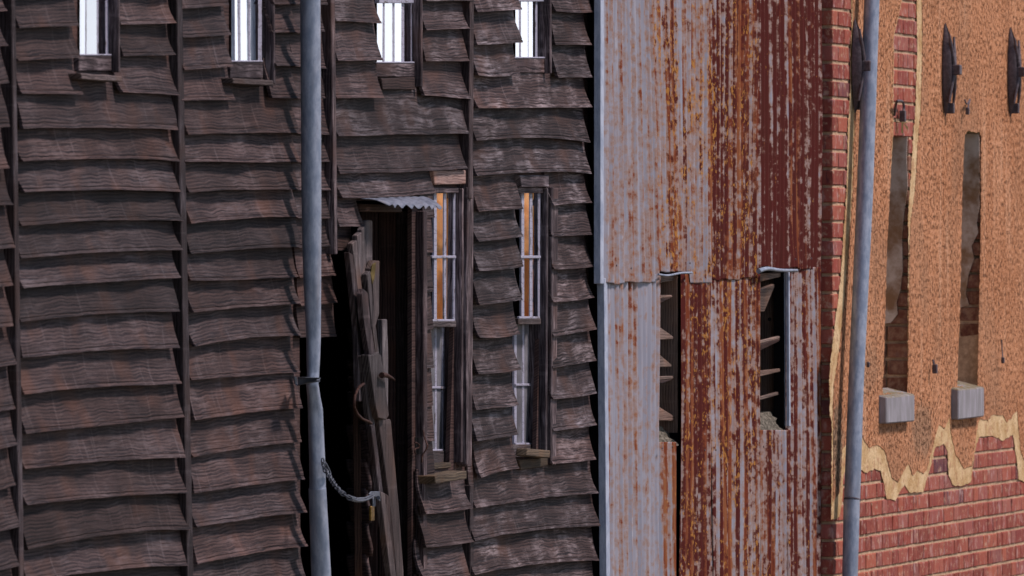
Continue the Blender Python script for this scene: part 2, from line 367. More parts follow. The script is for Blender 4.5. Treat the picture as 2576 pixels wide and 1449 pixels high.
def glass():
    m = NT('old_window_glass'); t = m.t
    gl = m.n('ShaderNodeBsdfGlossy'); gl.inputs['Roughness'].default_value = .03; gl.inputs['Color'].default_value = (.93,.95,1,1)
    tr = m.n('ShaderNodeBsdfTransparent'); tr.inputs['Color'].default_value = (.55,.57,.6,1)
    mx = m.n('ShaderNodeMixShader'); fr = m.n('ShaderNodeFresnel'); fr.inputs['IOR'].default_value = 2.0
    p = m.pos(); h = m.noise(m.comb(m.math('MULTIPLY', p[0], 3.0), p[1], m.math('MULTIPLY', p[2], 5.0)), 1, 2)
    b = m.n('ShaderNodeBump'); m.l(h, b.inputs['Height']); b.inputs['Strength'].default_value = .05; b.inputs['Distance'].default_value = .01
    m.l(b.outputs[0], gl.inputs['Normal'])
    m.l(m.math('MULTIPLY', fr.outputs[0], 2.6, clamp=True), mx.inputs[0]); m.l(tr.outputs[0], mx.inputs[1]); m.l(gl.outputs[0], mx.inputs[2]); m.l(mx.outputs[0], m.out.inputs[0])
    return m.m
M_GLASS = glass()
M_DUSTY = simple('dusty_glass', (.11,.11,.125), (.25,.25,.285), 5, .22, 0, .05)
M_CURT = simple('yellowed_curtain', (.30,.29,.31), (.40,.38,.38), 12, .9)

# ------------------------------------------------------------------ ground and the far autumn wood (seen in the panes)
g = mesh('ground', [(-300,-900,0),(900,-900,0),(900,400,0),(-300,400,0)], [(0,1,2,3)], M_GROUND); g['kind'] = 'structure'
def wood_far():
    m = NT('autumn_leaves'); p = m.n('ShaderNodeNewGeometry').outputs['Position']
    c = m.ramp(m.noise(p, .9, 4, .7), [(.3, (.16,.07,.03)), (.44, (.75,.30,.08)), (.6, (.92,.50,.16)), (.8, (.95,.72,.36))])
    m.b.inputs['Subsurface Weight'].default_value = 0
    m.bump(m.noise(p, 3, 4), .6, .3)
    return m.done(c, .9)
ML = wood_far(); vs = []; fs = []
ico = bmesh.new(); bmesh.ops.create_icosphere(ico, subdivisions=2, radius=1); iv = [v.co.copy() for v in ico.verts]; itf = [tuple(v.index for v in f.verts) for f in ico.faces]; ico.free()
for i in range(420):
    a = R(random.uniform(2, 46)); d = random.uniform(100, 128)
    c = Vector((31+math.cos(a)*d, -math.sin(a)*d, 0)); r = random.uniform(.8, 1.7); top = 5.6+.7*noise.noise(Vector((a*9, 0, 3)))
    c.z = random.uniform(.3, top-r); b = len(vs)
    for v in iv: vs.append(c+v*r*(1+.35*noise.noise(v*2.2+Vector((i,0,0)))))
    fs += [tuple(k+b for k in f) for f in itf]
fw = mesh('far_wood', vs, fs, ML); fw['kind'] = 'stuff'; fw['label'] = 'orange autumn trees on the far side of the field'

# ------------------------------------------------------------------ timber building
TB = thing('timber_building', 'dark weatherboard building with sagging boards, narrow windows and a broken doorway', 'building')
TB.location = (0, 0, 0)
def board(e, top, ob=.052, ot=.012, mat=M_BOARD, silver=.5, name='weatherboard', th=.014, parent=TB, p=None, seed=None, warp=.011):
    """one lapped board; e = (xl, yl, xr, yr, mid) lower edge in the photo, top = (yl, yr) lower edge of the board above"""
    xl, yl, xr, yr = e[:4]; mid = e[4] if len(e) > 4 else 0
    A, B = P(xl, yl, ob), P(xr, yr, ob)
    zt = [P(xl, top[0], ob).z+.032, P(xr, top[1], ob).z+.032]
    tm = top[2] if len(top) > 2 else 0
    L = B.x-A.x; n = max(5, int(L/.055)); sc = 1/600
    sd = random.uniform(0, 100) if seed is None else seed
    p = p or random.uniform(1.3, 2.4)
    rows = [0, .055, .075, .095, .13, .25, .40, .55, .70, .85, 1]
    V = []; U = []
    for layer in (0, 1):
        for i in range(n+1):
            s = i/n; x = A.x+L*s
            zb = A.z+(B.z-A.z)*s-mid*sc*4*s*(1-s)+.0035*noise.noise(Vector((x*2.3, sd, 0)))+.001*noise.noise(Vector((x*25, sd, 0)))
            z1 = zt[0]+(zt[1]-zt[0])*s-tm*sc*4*s*(1-s)
            lift = .007*noise.noise(Vector((x*1.3, sd, 9)))
            pp = p*(1+.75*noise.noise(Vector((x*2.6, sd, 40))))
            for v in rows:
                o = ot+(ob+lift-ot)*(1-v)**pp + warp*noise.noise(Vector((x*3.1, v*1.6, sd)))*(1-v*.7)+.4*warp*noise.noise(Vector((x*9, v*2.2, sd+20)))*(1-v)
                if v == .075 and not layer: o -= .0028
                o -= layer*th*(1-.5*v)
                ex = .002*noise.noise(Vector((v*6, sd, s)))
                V.append(Vector((x+ex, -o, zb+(z1-zb)*v))); U.append((x, (z1-zb)*v+sd))
    k = len(rows); N = (n+1)*k; Fc = []
    for i in range(n):
        for j in range(k-1):
            a = i*k+j; Fc.append((a, a+k, a+k+1, a+1)); a += N; Fc.append((a, a+1, a+k+1, a+k))
        a = i*k; Fc.append((a, a+N, a+k+N, a+k)); a = i*k+k-1; Fc.append((a, a+k, a+k+N, a+N))
    for i in (0, n):
        for j in range(k-1):
            a = i*k+j; Fc.append((a, a+1, a+1+N, a+N))
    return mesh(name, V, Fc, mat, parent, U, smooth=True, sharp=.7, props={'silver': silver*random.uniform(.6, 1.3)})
def column(edges, top, **kw):
    prev = top
    for e in edges:
        t = prev
        board(e, t, **kw); prev = (e[1], e[3], e[4] if len(e) > 4 else 0)
def more(edges, n, dy, slope=0):
    """carry a column on past the edge of the frame"""
    out = list(edges); e = out[-1] if n > 0 else out[0]
    for k in range(1, abs(n)+1):
        y = dy*k*(1 if n > 0 else -1)
        q = (e[0]+y*.01, e[1]+y, e[2]+y*.01, e[3]+y*(.93))
        out = out+[q] if n > 0 else [q]+out
    return out
# column 0, at the left end (its boards run on out of the frame)
c0 = [(-300,50,20,28),(-300,130,20,115),(-300,225,22,209,3),(-300,336,23,320),(-300,440,27,423),(-300,535,35,515),(-300,650,38,623),(-300,750,33,718),(-300,860,36,820),(-300,965,44,916),(-300,1075,45,1028,3),(-300,1180,45,1120),(-300,1290,45,1221,4),(-300,1400,55,1324),(-300,1510,53,1423)]
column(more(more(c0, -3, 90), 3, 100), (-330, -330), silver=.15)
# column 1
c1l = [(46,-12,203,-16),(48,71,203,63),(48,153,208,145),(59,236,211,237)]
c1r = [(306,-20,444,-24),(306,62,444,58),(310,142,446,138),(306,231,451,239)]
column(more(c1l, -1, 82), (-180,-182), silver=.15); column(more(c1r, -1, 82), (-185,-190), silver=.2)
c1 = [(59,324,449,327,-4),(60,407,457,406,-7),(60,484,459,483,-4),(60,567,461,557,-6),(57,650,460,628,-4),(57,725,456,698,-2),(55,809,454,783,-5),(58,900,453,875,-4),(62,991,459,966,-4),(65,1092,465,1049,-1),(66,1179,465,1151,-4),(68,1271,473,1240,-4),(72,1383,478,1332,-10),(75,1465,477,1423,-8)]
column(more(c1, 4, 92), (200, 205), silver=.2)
# column 2
c2l = [(456,-58,578,-66),(458,22,580,12),(463,95,586,88),(463,177,588,167),(461,252,594,252)]
c2r = [(690,-66,752,-66),(690,10,752,10),(690,81,753,81),(693,166,754,166),(687,246,754,248)]
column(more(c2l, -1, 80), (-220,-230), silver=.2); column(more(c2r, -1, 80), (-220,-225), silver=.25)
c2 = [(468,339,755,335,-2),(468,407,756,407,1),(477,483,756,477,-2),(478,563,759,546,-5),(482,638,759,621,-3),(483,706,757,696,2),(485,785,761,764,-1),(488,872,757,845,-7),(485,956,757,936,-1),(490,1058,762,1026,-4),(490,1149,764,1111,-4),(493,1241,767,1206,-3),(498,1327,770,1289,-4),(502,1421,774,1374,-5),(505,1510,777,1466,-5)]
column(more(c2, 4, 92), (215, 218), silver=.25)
# short lengths between the joint and the post behind the downpipe
c2b = [(742,-68,822,-66),(742,10,822,12),(744,82,823,80),(744,167,826,173),(746,248,824,248),(748,336,834,340),(748,408,836,408),(750,479,839,478),(752,549,842,549),(752,622,845,620),(754,698,846,694)]
column(more(c2b, -2, 78), (-300,-300), silver=.45, ob=.040)
column([(757,770,846,761),(757,850,848,846)], (698, 694), silver=.1, mat=M_INNER, ob=.030)
# column 3
c3l = [(843,-38,960,-34),(845,52,963,58),(849,152,965,153),(847,247,965,247)]
c3r = [(1075,-75,1192,-75),(1074,2,1192,2),(1075,74,1193,72),(1073,154,1187,153),(1070,239,1185,248)]
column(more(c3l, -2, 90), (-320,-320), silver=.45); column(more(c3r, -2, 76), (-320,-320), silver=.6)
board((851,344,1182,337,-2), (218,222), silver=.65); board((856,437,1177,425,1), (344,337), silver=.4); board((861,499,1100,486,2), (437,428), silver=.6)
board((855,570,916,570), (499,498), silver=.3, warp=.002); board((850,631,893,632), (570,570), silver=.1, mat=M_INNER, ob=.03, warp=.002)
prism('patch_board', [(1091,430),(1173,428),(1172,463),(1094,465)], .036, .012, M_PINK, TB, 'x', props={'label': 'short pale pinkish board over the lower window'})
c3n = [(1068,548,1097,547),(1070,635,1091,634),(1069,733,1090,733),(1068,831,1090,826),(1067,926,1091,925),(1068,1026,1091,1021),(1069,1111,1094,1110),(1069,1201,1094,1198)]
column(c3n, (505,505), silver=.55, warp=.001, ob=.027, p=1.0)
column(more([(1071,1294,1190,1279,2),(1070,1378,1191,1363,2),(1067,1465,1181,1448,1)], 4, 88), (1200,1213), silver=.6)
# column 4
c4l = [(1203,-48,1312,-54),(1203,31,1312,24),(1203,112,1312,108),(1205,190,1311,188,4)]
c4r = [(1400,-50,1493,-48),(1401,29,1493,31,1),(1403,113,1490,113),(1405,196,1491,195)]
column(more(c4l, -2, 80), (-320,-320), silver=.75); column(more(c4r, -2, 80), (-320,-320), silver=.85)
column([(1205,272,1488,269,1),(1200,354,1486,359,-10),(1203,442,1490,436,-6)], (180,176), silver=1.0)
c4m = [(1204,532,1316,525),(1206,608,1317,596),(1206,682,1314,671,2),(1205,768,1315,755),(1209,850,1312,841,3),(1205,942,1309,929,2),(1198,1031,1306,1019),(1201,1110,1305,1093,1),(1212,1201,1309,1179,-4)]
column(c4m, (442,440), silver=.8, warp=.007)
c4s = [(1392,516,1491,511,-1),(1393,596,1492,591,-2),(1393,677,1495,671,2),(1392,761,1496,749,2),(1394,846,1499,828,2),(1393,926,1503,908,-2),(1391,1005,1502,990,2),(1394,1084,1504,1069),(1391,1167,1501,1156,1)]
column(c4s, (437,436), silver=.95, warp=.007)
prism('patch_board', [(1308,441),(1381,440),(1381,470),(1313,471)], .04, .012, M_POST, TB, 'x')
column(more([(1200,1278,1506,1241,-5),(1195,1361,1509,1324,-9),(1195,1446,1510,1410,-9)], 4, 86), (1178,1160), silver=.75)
# boards of the upper storey above the windows (out of the frame)
for x0, x1, y0, n in ((46,446,-262,3),(456,752,-300,3),(843,1190,-310,3),(1203,1492,-310,3)):
    for k in range(n): board((x0, y0-85*k, x1, y0-85*k), (y0-85*(k+1), y0-85*(k+1)))
# posts between the columns
def post(q, of=.046, ob=-.01, mat=M_POST, **kw): return prism('corner_post', q, of, ob, mat, TB, 'z', **kw)
post([(23,-420),(33,-420),(68,1900),(56,1900)], .044, mat=M_BLACK)
post([(437,-420),(451,-420),(496,1900),(481,1900)], .046, mat=M_BLACK)
post([(827,-420),(838,-420),(850,640),(842,640)], .05)
post([(1184,-420),(1195,-420),(1190,500),(1180,500)], .05)
post([(1183,1220),(1191,1220),(1194,1900),(1186,1900)], .035, mat=M_BLACK)
post([(1494,-420),(1501,-420),(1516,1900),(1509,1900)], .018, mat=M_BLACK)

# sheathing behind the boards, with the openings
def openq(x0, x1, y0, y1, x0b=None, x1b=None): return [(x0,y0),(x1,y0),(x1b or x1,y1),(x0b or x0,y1)]
holes = [openq(196,292,-170,150), openq(577,676,-190,168), openq(940,1053,-230,166), openq(1290,1386,-230,150),
         openq(1072,1152,478,1178,1066,1130), openq(1288,1366,478,1155,1284,1348), openq(752,1036,505,1990,758,1036)]
sheet_poly('wall_sheathing', [(-330,-500),(1520,-500),(1530,2600),(-330,2600)], holes, 0.0, .018, M_INNER, TB)
# dark room behind: floor, ceiling, back and end walls
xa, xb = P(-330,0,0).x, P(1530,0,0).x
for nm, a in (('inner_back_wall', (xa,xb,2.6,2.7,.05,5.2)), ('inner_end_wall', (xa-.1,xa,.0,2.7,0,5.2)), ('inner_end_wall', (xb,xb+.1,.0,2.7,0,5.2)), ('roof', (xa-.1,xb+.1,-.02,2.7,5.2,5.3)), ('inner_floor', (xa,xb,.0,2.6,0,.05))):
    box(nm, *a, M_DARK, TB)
# ---------------------------------------------------------------- windows
def win(label, q, of, jy, sash, bars, bary, rail, sillq=None, lower=None, topy=None, post_back=-.10):
    """window part: dark casing on the far side; sub-parts stiles, bars, rails, panes"""
    x0, x1, yb = q                                     # casing front-left at top, at bottom, bottom y
    f = [P(x0, topy, of), P(x0+4, topy, of), P(x1+4, yb, of), P(x1, yb, of)]
    b = [Vector((p.x, -post_back, p.z)) for p in f]
    w = mesh('window', f+b, QF, M_POST, TB, 'z', bevel=.003, props={'label': label})
    return w
def bar(par, x0, x1, y0, y1, off, th=.022, mat=M_PAINT, name='glazing_bar', uv='z', x0b=None, x1b=None, bev=.002):
    """rail, or (uv z) an upright whose traced width is its narrow front plus the side that stands out from the glass"""
    if uv == 'x': return prism(name, [(x0,y0),(x1,y0),(x1b or x1,y1),(x0b or x0,y1)], off, off-th, mat, par, uv, bev)
    k = x1-x0-2.2; dep = .0020; e = (x1b or x1)-x1
    return prism(name, [(x1-k,y0),(x1,y0),(x1+e,y1),(x1+e-k,y1)], off+dep, off-.008, mat, par, uv, .001)
def pane(par, x0, x1, y0, y1, off, mat=M_GLASS):
    a, b = P(x0,y0,off), P(x1,y1,off); r = random.uniform(-.0016, .0016); e = random.uniform(-.0007, .0007)
    vs = []
    for yy in (0, .003):
        for (x, z, s, t) in ((a.x,a.z,-1,1),(b.x,a.z,1,1),(b.x,b.z,1,-1),(a.x,b.z,-1,-1)): vs.append((x, -off-.0015+yy+s*r+t*e, z))
    return mesh('pane', vs, QF, mat, par, 'x')
def upper_window(label, cas, topy, stiles, glassb, railb, ybar, left, right, off=.012, pal=M_PAINT):
    w = win(label, cas, .048, 0, None, None, None, None, topy=topy)
    for (x0, x1) in stiles: bar(w, x0, x1, topy, glassb+2, off-.004)
    for y0, y1 in ybar: bar(w, left, right, y0, y1, off+.009, uv='x')
    yprev = topy
    ys = [topy]+[y for yy in ybar for y in yy]+[glassb]
    segs = [(ys[i], ys[i+1]) for i in range(0, len(ys), 2)]
    xs = [left-6]+[x for s in stiles for x in s]
    for y0, y1 in segs:
        for i in range(len(stiles)):
            a = xs[2*i]; b = xs[2*i+1]
            if b-a > 3: pane(w, a-1, b+1, y0-1, y1+1, off-.0045)
    bar(w, left-8, right+2, glassb, railb, off+.010, .04, M_POST, 'bottom_rail', 'x')
    bar(w, left-8, right+2, glassb-3, glassb+1, off+.013, .01, M_PAINT, 'putty_line', 'x')
    return w
w1 = upper_window('narrow upper window nearest the left end', (297,299,182), -160, [(213,218),(240,248),(264,279)], 139, 178, [(-40,-33)], 207, 279)
prism('sill', [(203,184),(307,191),(307,206),(206,200)], .075, .0, M_GREY, w1, 'x')
w2 = upper_window('upper window beside the galvanised downpipe', (686,690,212), -180, [(588,591),(597,605),(623,630),(647,659)], 155, 196, [(-20,-12)], 588, 660)
prism('sill', [(586,196),(688,202),(688,216),(587,211)], .07, .0, M_GREY, w2, 'x')
w3 = upper_window('upper window above the doorway', (1059,1060,219), -220, [(961,968),(984,993),(1008,1017),(1031,1041)], 158, 193, [(-2,8),(-160,-152)], 955, 1041)
prism('sill_block', [(960,197),(1044,194),(1044,226),(963,226)], .03, .0, M_INNER, w3, 'x', props={'label': 'reddish brown flaking block under the sash'})
w4 = upper_window('upper window nearest the rusty iron wall', (1383,1385,185), -220, [(1303,1311),(1325,1330),(1345,1352),(1365,1372)], 146, 183, [(-3,4),(-160,-152)], 1303, 1373)
def lower_window(label, c0, c1, yb, top, US, LS, ym, ymb, gl2, yl2, rail2b):
    """c0/c1: casing front edge px at top/bottom; US/LS: (left, bar0, bar1, right) of the sashes"""
    w = win(label, (c0, c1, yb), .044, 0, None, None, None, None, topy=top-16, post_back=-.02)
    prism('casing', [(c0-13,top-12),(c0-9,top-12),(c1-9,yb-6),(c1-13,yb-6)], .032, -.12, M_POST, w)
    prism('casing', [(c0-2,top-14),(c0+16,top-14),(c1+13,yb+4),(c1+2,yb+4)], .040, -.02, M_POST, w)
    o1, o2 = .002, -.044
    l, b0, b1, r = US
    for x0, x1 in ((l, l+9), (b0, b1), (r-9, r)): bar(w, x0, x1, top, gl2[0], o1)
    bar(w, l-2, r, ym[0], ym[1], o1+.009, uv='x'); bar(w, l-3, r-2, gl2[0]-5, gl2[0]+1, o1+.015, .012, M_PAINT, 'putty_line', 'x')
    bar(w, l-6, r, gl2[0], gl2[1], o1+.02, .055, M_GREY, 'meeting_rail', 'x')
    bar(w, l-10, r+6, top-14, top, o1+.02, .05, M_POST, 'head_rail', 'x')
    for (a, b) in ((l+9, b0), (b1, r-9)):
        for (y0, y1) in ((top, ym[0]), (ym[1], gl2[0])): pane(w, a-3, b+3, y0-2, y1+2, o1-.002)
    l, r = LS
    for x0, x1 in ((l-20, l-12), (l, l+7), (r-9, r)): bar(w, x0, x1, gl2[0], yl2, o2)
    bar(w, l-14, r, ymb[0], ymb[1], o2+.009, uv='x'); bar(w, l-14, r, yl2-4, yl2+2, o2+.015, .012, M_PAINT, 'putty_line', 'x')
    bar(w, l-24, r, yl2, rail2b, o2+.02, .04, M_GREY, 'bottom_rail', 'x')
    for (a, b) in ((l+7, r-9), (l-13, l)):
        for (y0, y1) in ((gl2[1]-4, ymb[0]), (ymb[1], yl2)): pane(w, a-2, b+3, y0-2, y1+2, o2-.002, M_DUSTY)
    prism('curtain', [(l-36,gl2[1]-20),(r+6,gl2[1]-20),(r+6,yl2+6),(l-36,yl2+6)], -.060, -.064, M_CURT, w, 'z', 0)
    return w
w5 = lower_window('lower window right of the doorway', 1176, 1174, 1170, 486, (1090,1115,1123,1148), (1092,1120), (643,650), (972,978), (808,823), 1134, 1166)
prism('sill', [(1086,1167),(1135,1163),(1135,1177),(1088,1181)], .012, -.05, M_SILL, w5, 'x')
prism('sill', [(1094,1197),(1174,1184),(1174,1205),(1096,1217)], .085, -.02, M_SILL, w5, 'x')
w6 = lower_window('lower window with a loose block on its sill', 1389, 1386, 1166, 486, (1310,1331,1340,1361), (1312,1340), (643,650), (965,971), (801,816), 1118, 1150)
prism('sill', [(1306,1157),(1378,1150),(1378,1172),(1310,1182)], .035, -.04, M_SILL, w6, 'x')
tag(slab('timber_block', [(1328,1128,.075),(1385,1133,.075),(1383,1153,.075),(1326,1147,.075)], .05, M_SILL, None, 'x', .004), 'short square block of timber lying loose on the lower window sill', 'wood block')

# ---------------------------------------------------------------- doorway
prism('lintel', [(905,512),(1012,516),(1012,534),(906,532)], .02, -.05, M_INNER, TB, 'x')
xo = P(1064, 900, .03).x                                    # far jamb, its face turned to the camera
def jamb(name, o0, o1, mat, zt=530, dx=0, rough=0, zb=1990):
    a = P(1064, zt, .03).z; b = P(1064, zb, .03).z
    return box(name, xo+dx, xo+dx+.05, -o1, -o0, b, a, mat, TB, 'z', .004)
jamb('door_post', -.012, .034, M_POST)
jamb('jamb_plank', -.085, -.015, M_BLACK, dx=.004); jamb('jamb_plank', -.160, -.088, M_INNER, dx=.010); jamb('jamb_plank', -.235, -.163, M_INNER, dx=.007)
# awning of corrugated iron
def awning():
    A, B, C, D = P(907,501,.05), P(1057,494,.05), P(1112,524,.165), P(980,519,.165)
    n, k = 56, 8; V = []; U = []
    for j in range(k+1):
        t = j/k
        for i in range(n+1):
            s = i/n; p = (A*(1-s)+B*s)*(1-t)+(D*(1-s)+C*s)*t
            w = .007*math.sin(2*math.pi*7*s+.8*math.sin(s*9))*(.35+.65*t)
            e = .012*noise.noise(Vector((s*9, 0, 3))) if j == k else 0
            V.append(p+Vector((0, -e, w+.010*math.sin(t*3.1)+.006*noise.noise(Vector((s*3,t*2,1)))))); U.append((s*.6, t*.2))
    Fc = [(j*(n+1)+i, j*(n+1)+i+1, (j+1)*(n+1)+i+1, (j+1)*(n+1)+i) for j in range(k) for i in range(n)]
    o = mesh('awning', V, Fc, M_AWN, None, U, smooth=True, sharp=3, props={'rust': .1, 'red': .1, 'ochre': .1})
    s = o.modifiers.new('solid', 'SOLIDIFY'); s.thickness = .0015
    tag(o, 'small bent sheet of corrugated iron sheltering the doorway', 'awning')
awning()
# the broken cladded edge of the open door leaf: lapped boards seen end on
DL = thing('door_leaf', 'open weatherboarded door leaf seen edge-on in the dark doorway', 'door')
ys = [745,831,911,953,990,1072,1159,1232,1316,1398,1485,1575,1665]
for i in range(len(ys)-1):
    y0, y1 = ys[i], ys[i+1]
    lx = 872-(2 if i > 4 else 0); rx = 909+ (i*1.2 if i < 9 else 11)
    V = []; U = []; n = 10
    for s in range(n+1):
        t = s/n; px = lx+(rx-lx)*t; off = -.03+.10*t
        for j in range(6):
            q = j/5; z0 = P(px, y0-4, off).z; z1 = P(px, y1, off).z
            V.append(P(px, y0, off)*1.0); V[-1].z = z0+(z1-z0)*q; V[-1].y -= .020*math.sin(q*1.75)**2+.005*noise.noise(Vector((t*3,q*2,i)))
            V[-1].x -= .004*q; U.append((t*.3, (z0-z1)*(1-q)))
    Fc = [(a*6+b, a*6+b+1, (a+1)*6+b+1, (a+1)*6+b) for a in range(n) for b in range(5)]
    o = mesh('weatherboard', V, Fc, M_BOARD, DL, U, smooth=True, sharp=3, props={'silver': .25})
    m = o.modifiers.new('solid', 'SOLIDIFY'); m.thickness = .014; m.offset = 1
slab('edge_plank', [(905,948,.05),(921,948,.05),(930,1900,.05),(914,1900,.05)], .03, wood('edge_wood', (.02,.012,.010), (.085,.048,.036), (.17,.12,.105), .5), DL)
# leaning planks of the second leaf
DP = thing('broken_door', 'splintered grey door of upright planks leaning out of the dark doorway', 'door')
def pl(pts, mat=M_GREY, th=.022, label=None, name='plank'): return slab(name, pts, th, mat, DP, 'z', .003, props={'label': label} if label else None)
pl([(921,556,.06),(929,553,.055),(937,555,.05),(937,661,.05),(922,690,.06)])
pl([(911,577,.075),(920,566,.065),(921,692,.065),(911,712,.075)])
pl([(899,592,.09),(910,584,.08),(911,714,.08),(907,722,.085)])
pl([(886,612,.105),(898,604,.095),(912,735,.095),(909,790,.09),(905,765,.095)], M_GREY)
pl([(878,634,.12),(888,640,.112),(905,760,.112),(912,1010,.10),(905,1010,.105),(898,820,.11)], M_POST)
pl([(932,676,.09),(940,655,.085),(955,656,.075),(954,790,.075),(942,830,.08),(937,700,.09)], M_GREY)
slab('moss', [(933,690,.095),(938,664,.095),(946,660,.095),(943,700,.095),(937,716,.095)], .004, M_GREEN, DP)
pl([(923,690,.115),(932,681,.11),(938,760,.11),(956,905,.10),(947,905,.105),(936,820,.11)], M_GREY)
pl([(910,740,.15),(914,726,.15),(925,735,.14),(932,810,.14),(944,890,.13),(929,893,.14),(914,800,.145)], M_POST)
pl([(962,803,.05),(974,803,.045),(977,900,.045),(976,1050,.045),(966,1050,.05)], M_GREY)
pl([(912,895,.125),(926,890,.12),(938,1010,.12),(950,1140,.11),(944,1145,.11),(927,1040,.12)], M_GREY)
pl([(926,892,.15),(938,893,.15),(952,885,.14),(958,892,.135),(965,935,.135),(979,1045,.125),(972,1056,.125),(952,1052,.14),(945,1020,.145)], M_GREY, .03, 'thick pale grey ledge plank')
pl([(952,1052,.105),(968,1056,.10),(982,1054,.10),(984,1060,.10),(1004,1280,.09),(1018,1480,.085),(1022,1900,.08),(1004,1900,.085),(1000,1480,.09),(985,1300,.095)], M_GREY, .025)
pl([(933,1070,.12),(942,1066,.12),(950,1130,.11),(964,1240,.11),(968,1300,.10),(962,1300,.11)], M_POST)
pl([(957,1236,.12),(968,1240,.115),(985,1360,.11),(1000,1470,.10),(1008,1900,.10),(994,1900,.105),(986,1470,.11),(970,1345,.12)], M_GREY, .025)
pl([(968,1240,.10),(984,1250,.095),(990,1330,.09),(1004,1420,.085),(992,1420,.09),(980,1340,.095)], M_INNER)
# iron fittings
def bent(name, pts, r, mat, par, seg=8, n=6):
    w = [P(*p) for p in pts]; out = []
    for i in range(len(w)-1):
        p0, p1, p2, p3 = w[max(i-1,0)], w[i], w[i+1], w[min(i+2,len(w)-1)]
        for k in range(n):
            t = k/n; out.append(.5*((2*p1)+(p2-p0)*t+(2*p0-5*p1+4*p2-p3)*t*t+(3*p1-p0-3*p2+p3)*t**3))
    out.append(w[-1])
    rr = r if not isinstance(r, tuple) else [r[0]+(r[1]-r[0])*i/(len(out)-1) for i in range(len(out))]
    return tube(name, out, rr, mat, par, seg)
bent('curved_bar', [(915,966,.24),(903,975,.245),(894,995,.25),(891,1020,.25),(898,1040,.24),(912,1054,.22),(926,1060,.20),(934,1065,.19)], .0055, M_RUSTBAR, DP)
bent('curved_bar', [(960,944,.16),(970,944,.16),(980,948,.155),(988,952,.15),(993,957,.15)], (.012,.002), M_RUSTBAR, DP)
# latch strap on the door post
lt = thing('gate_latch', 'bent rusty iron latch strap on the black door post', 'latch')
def strap(name, pts, wd, mat, par):
    w = [P(*p) for p in pts]; V = []
    for p in w: V += [p+Vector((-wd*.5,0,0)), p+Vector((wd*.5,-.0,0)), p+Vector((wd*.5,.004,0)), p+Vector((-wd*.5,.004,0))]
    Fc = []
    for i in range(len(w)-1):
        a = 4*i
        for k in range(4): Fc.append((a+k, a+(k+1) % 4, a+4+(k+1) % 4, a+4+k))
    Fc += [(0,1,2,3), tuple(4*len(w)-4+k for k in (3,2,1,0))]
    return mesh(name, V, Fc, mat, par, 'z', bevel=.001)
strap('strap', [(1066,1082,.06),(1068,1096,.062),(1073,1110,.07),(1077,1120,.078),(1074,1130,.073),(1066,1142,.062),(1063,1150,.058),(1063,1164,.056)], .016, M_RUSTBAR, lt)
bent('hook', [(1043,1113,.05),(1050,1115,.052),(1055,1121,.055),(1052,1127,.052),(1045,1129,.05),(1043,1136,.05),(1045,1141,.05)], .003, M_RUSTBAR, lt)
prism('keeper_slot', [(1044,1100),(1063,1100),(1060,1143),(1045,1143)], .0365, .034, M_DARK, lt, 'z', 0)

# ---------------------------------------------------------------- left downpipe, chain, padlock
DPs = thing('downpipe', 'dented galvanised downpipe strapped to the weatherboards beside the doorway', 'downpipe')
def pipe_pts(spec, off, n=4):
    pts = []; rad = []
    for i in range(len(spec)-1):
        for k in range(n):
            t = k/n; y = spec[i][0]*(1-t)+spec[i+1][0]*t; a = spec[i][1]*(1-t)+spec[i+1][1]*t; b = spec[i][2]*(1-t)+spec[i+1][2]*t
            o = off if not isinstance(off, tuple) else off[0]
            p = P((a+b)/2, y, o); pts.append(p); rad.append((P(b,y,o)-P(a,y,o)).dot(rgt)/2*1.0)
    y, a, b = spec[-1]; p = P((a+b)/2, y, off); pts.append(p); rad.append((P(b,y,off)-P(a,y,off)).dot(rgt)/2)
    d0 = [F/((p-CAM).dot(fwd)) for p in pts]
    rad = []
    ys_ = []
    for p, d in zip(pts, d0):
        _, yy = inv(p)
        for i in range(len(spec)-1):
            if spec[i][0]-1e-3 <= yy <= spec[i+1][0]+1e-3:
                t = (yy-spec[i][0])/(spec[i+1][0]-spec[i][0]); wpx = (spec[i][2]-spec[i][1])*(1-t)+(spec[i+1][2]-spec[i+1][1])*t; break
        rad.append(wpx/2/d)
    return pts, rad
pts, rad = pipe_pts([(-420,750,801),(0,755,806),(483,758,808.5),(700,762,808),(850,769,807),(905,770,805),(940,771,803),(966,769,801),(1000,772,806),(1030,773,812),(1150,776,817.5),(1232,777.5,820)], .115, 6)
def dent(s, t, L):
    z = pts[min(len(pts)-1, int(s*(len(pts)-1)))]; _, py = inv(z)
    k = max(0, min(1, (py-620)/200))*(1 if py < 1200 else max(0, (1245-py)/45))
    a = math.cos(t-2.6+.25*math.sin(L*3)); b = math.cos(t-4.1)
    return 1-k*(.16*max(0, a)**5+.12*max(0, b)**7)
tube('pipe_section', pts, rad, M_PIPE, DPs, 40, ell=dent)
pts2, rad2 = pipe_pts([(1228,776,820.5),(1240,776.5,821),(1449,783,833),(1750,790,843)], .115, 6)
tube('pipe_section', pts2, rad2, M_PIPE, DPs, 40)
strap('bracket', [(744,948,.05),(746,966,.05),(752,970,.07),(760,962,.10),(800,957,.175),(804,951,.165)], .03, M_CHAIN, DPs)
slab('bracket', [(748,948,.09),(772,950,.17),(802,951,.17),(803,960,.17),(772,963,.17),(750,970,.09)], .004, M_CHAIN, DPs)
ch = thing('chain', 'steel chain hanging slack from the downpipe to the padlocked hasp', 'chain')
path = [(812,1160,.16),(816,1180,.16),(829,1200,.19),(843,1222,.24),(860,1240,.28),(878,1252,.30),(897,1258,.29),(915,1257,.25),(928,1252,.20),(937,1246,.165)]
cw = [P(*p) for p in path]; fine = []
for i in range(len(cw)-1):
    for k in range(20): fine.append(cw[i].lerp(cw[i+1], k/20))
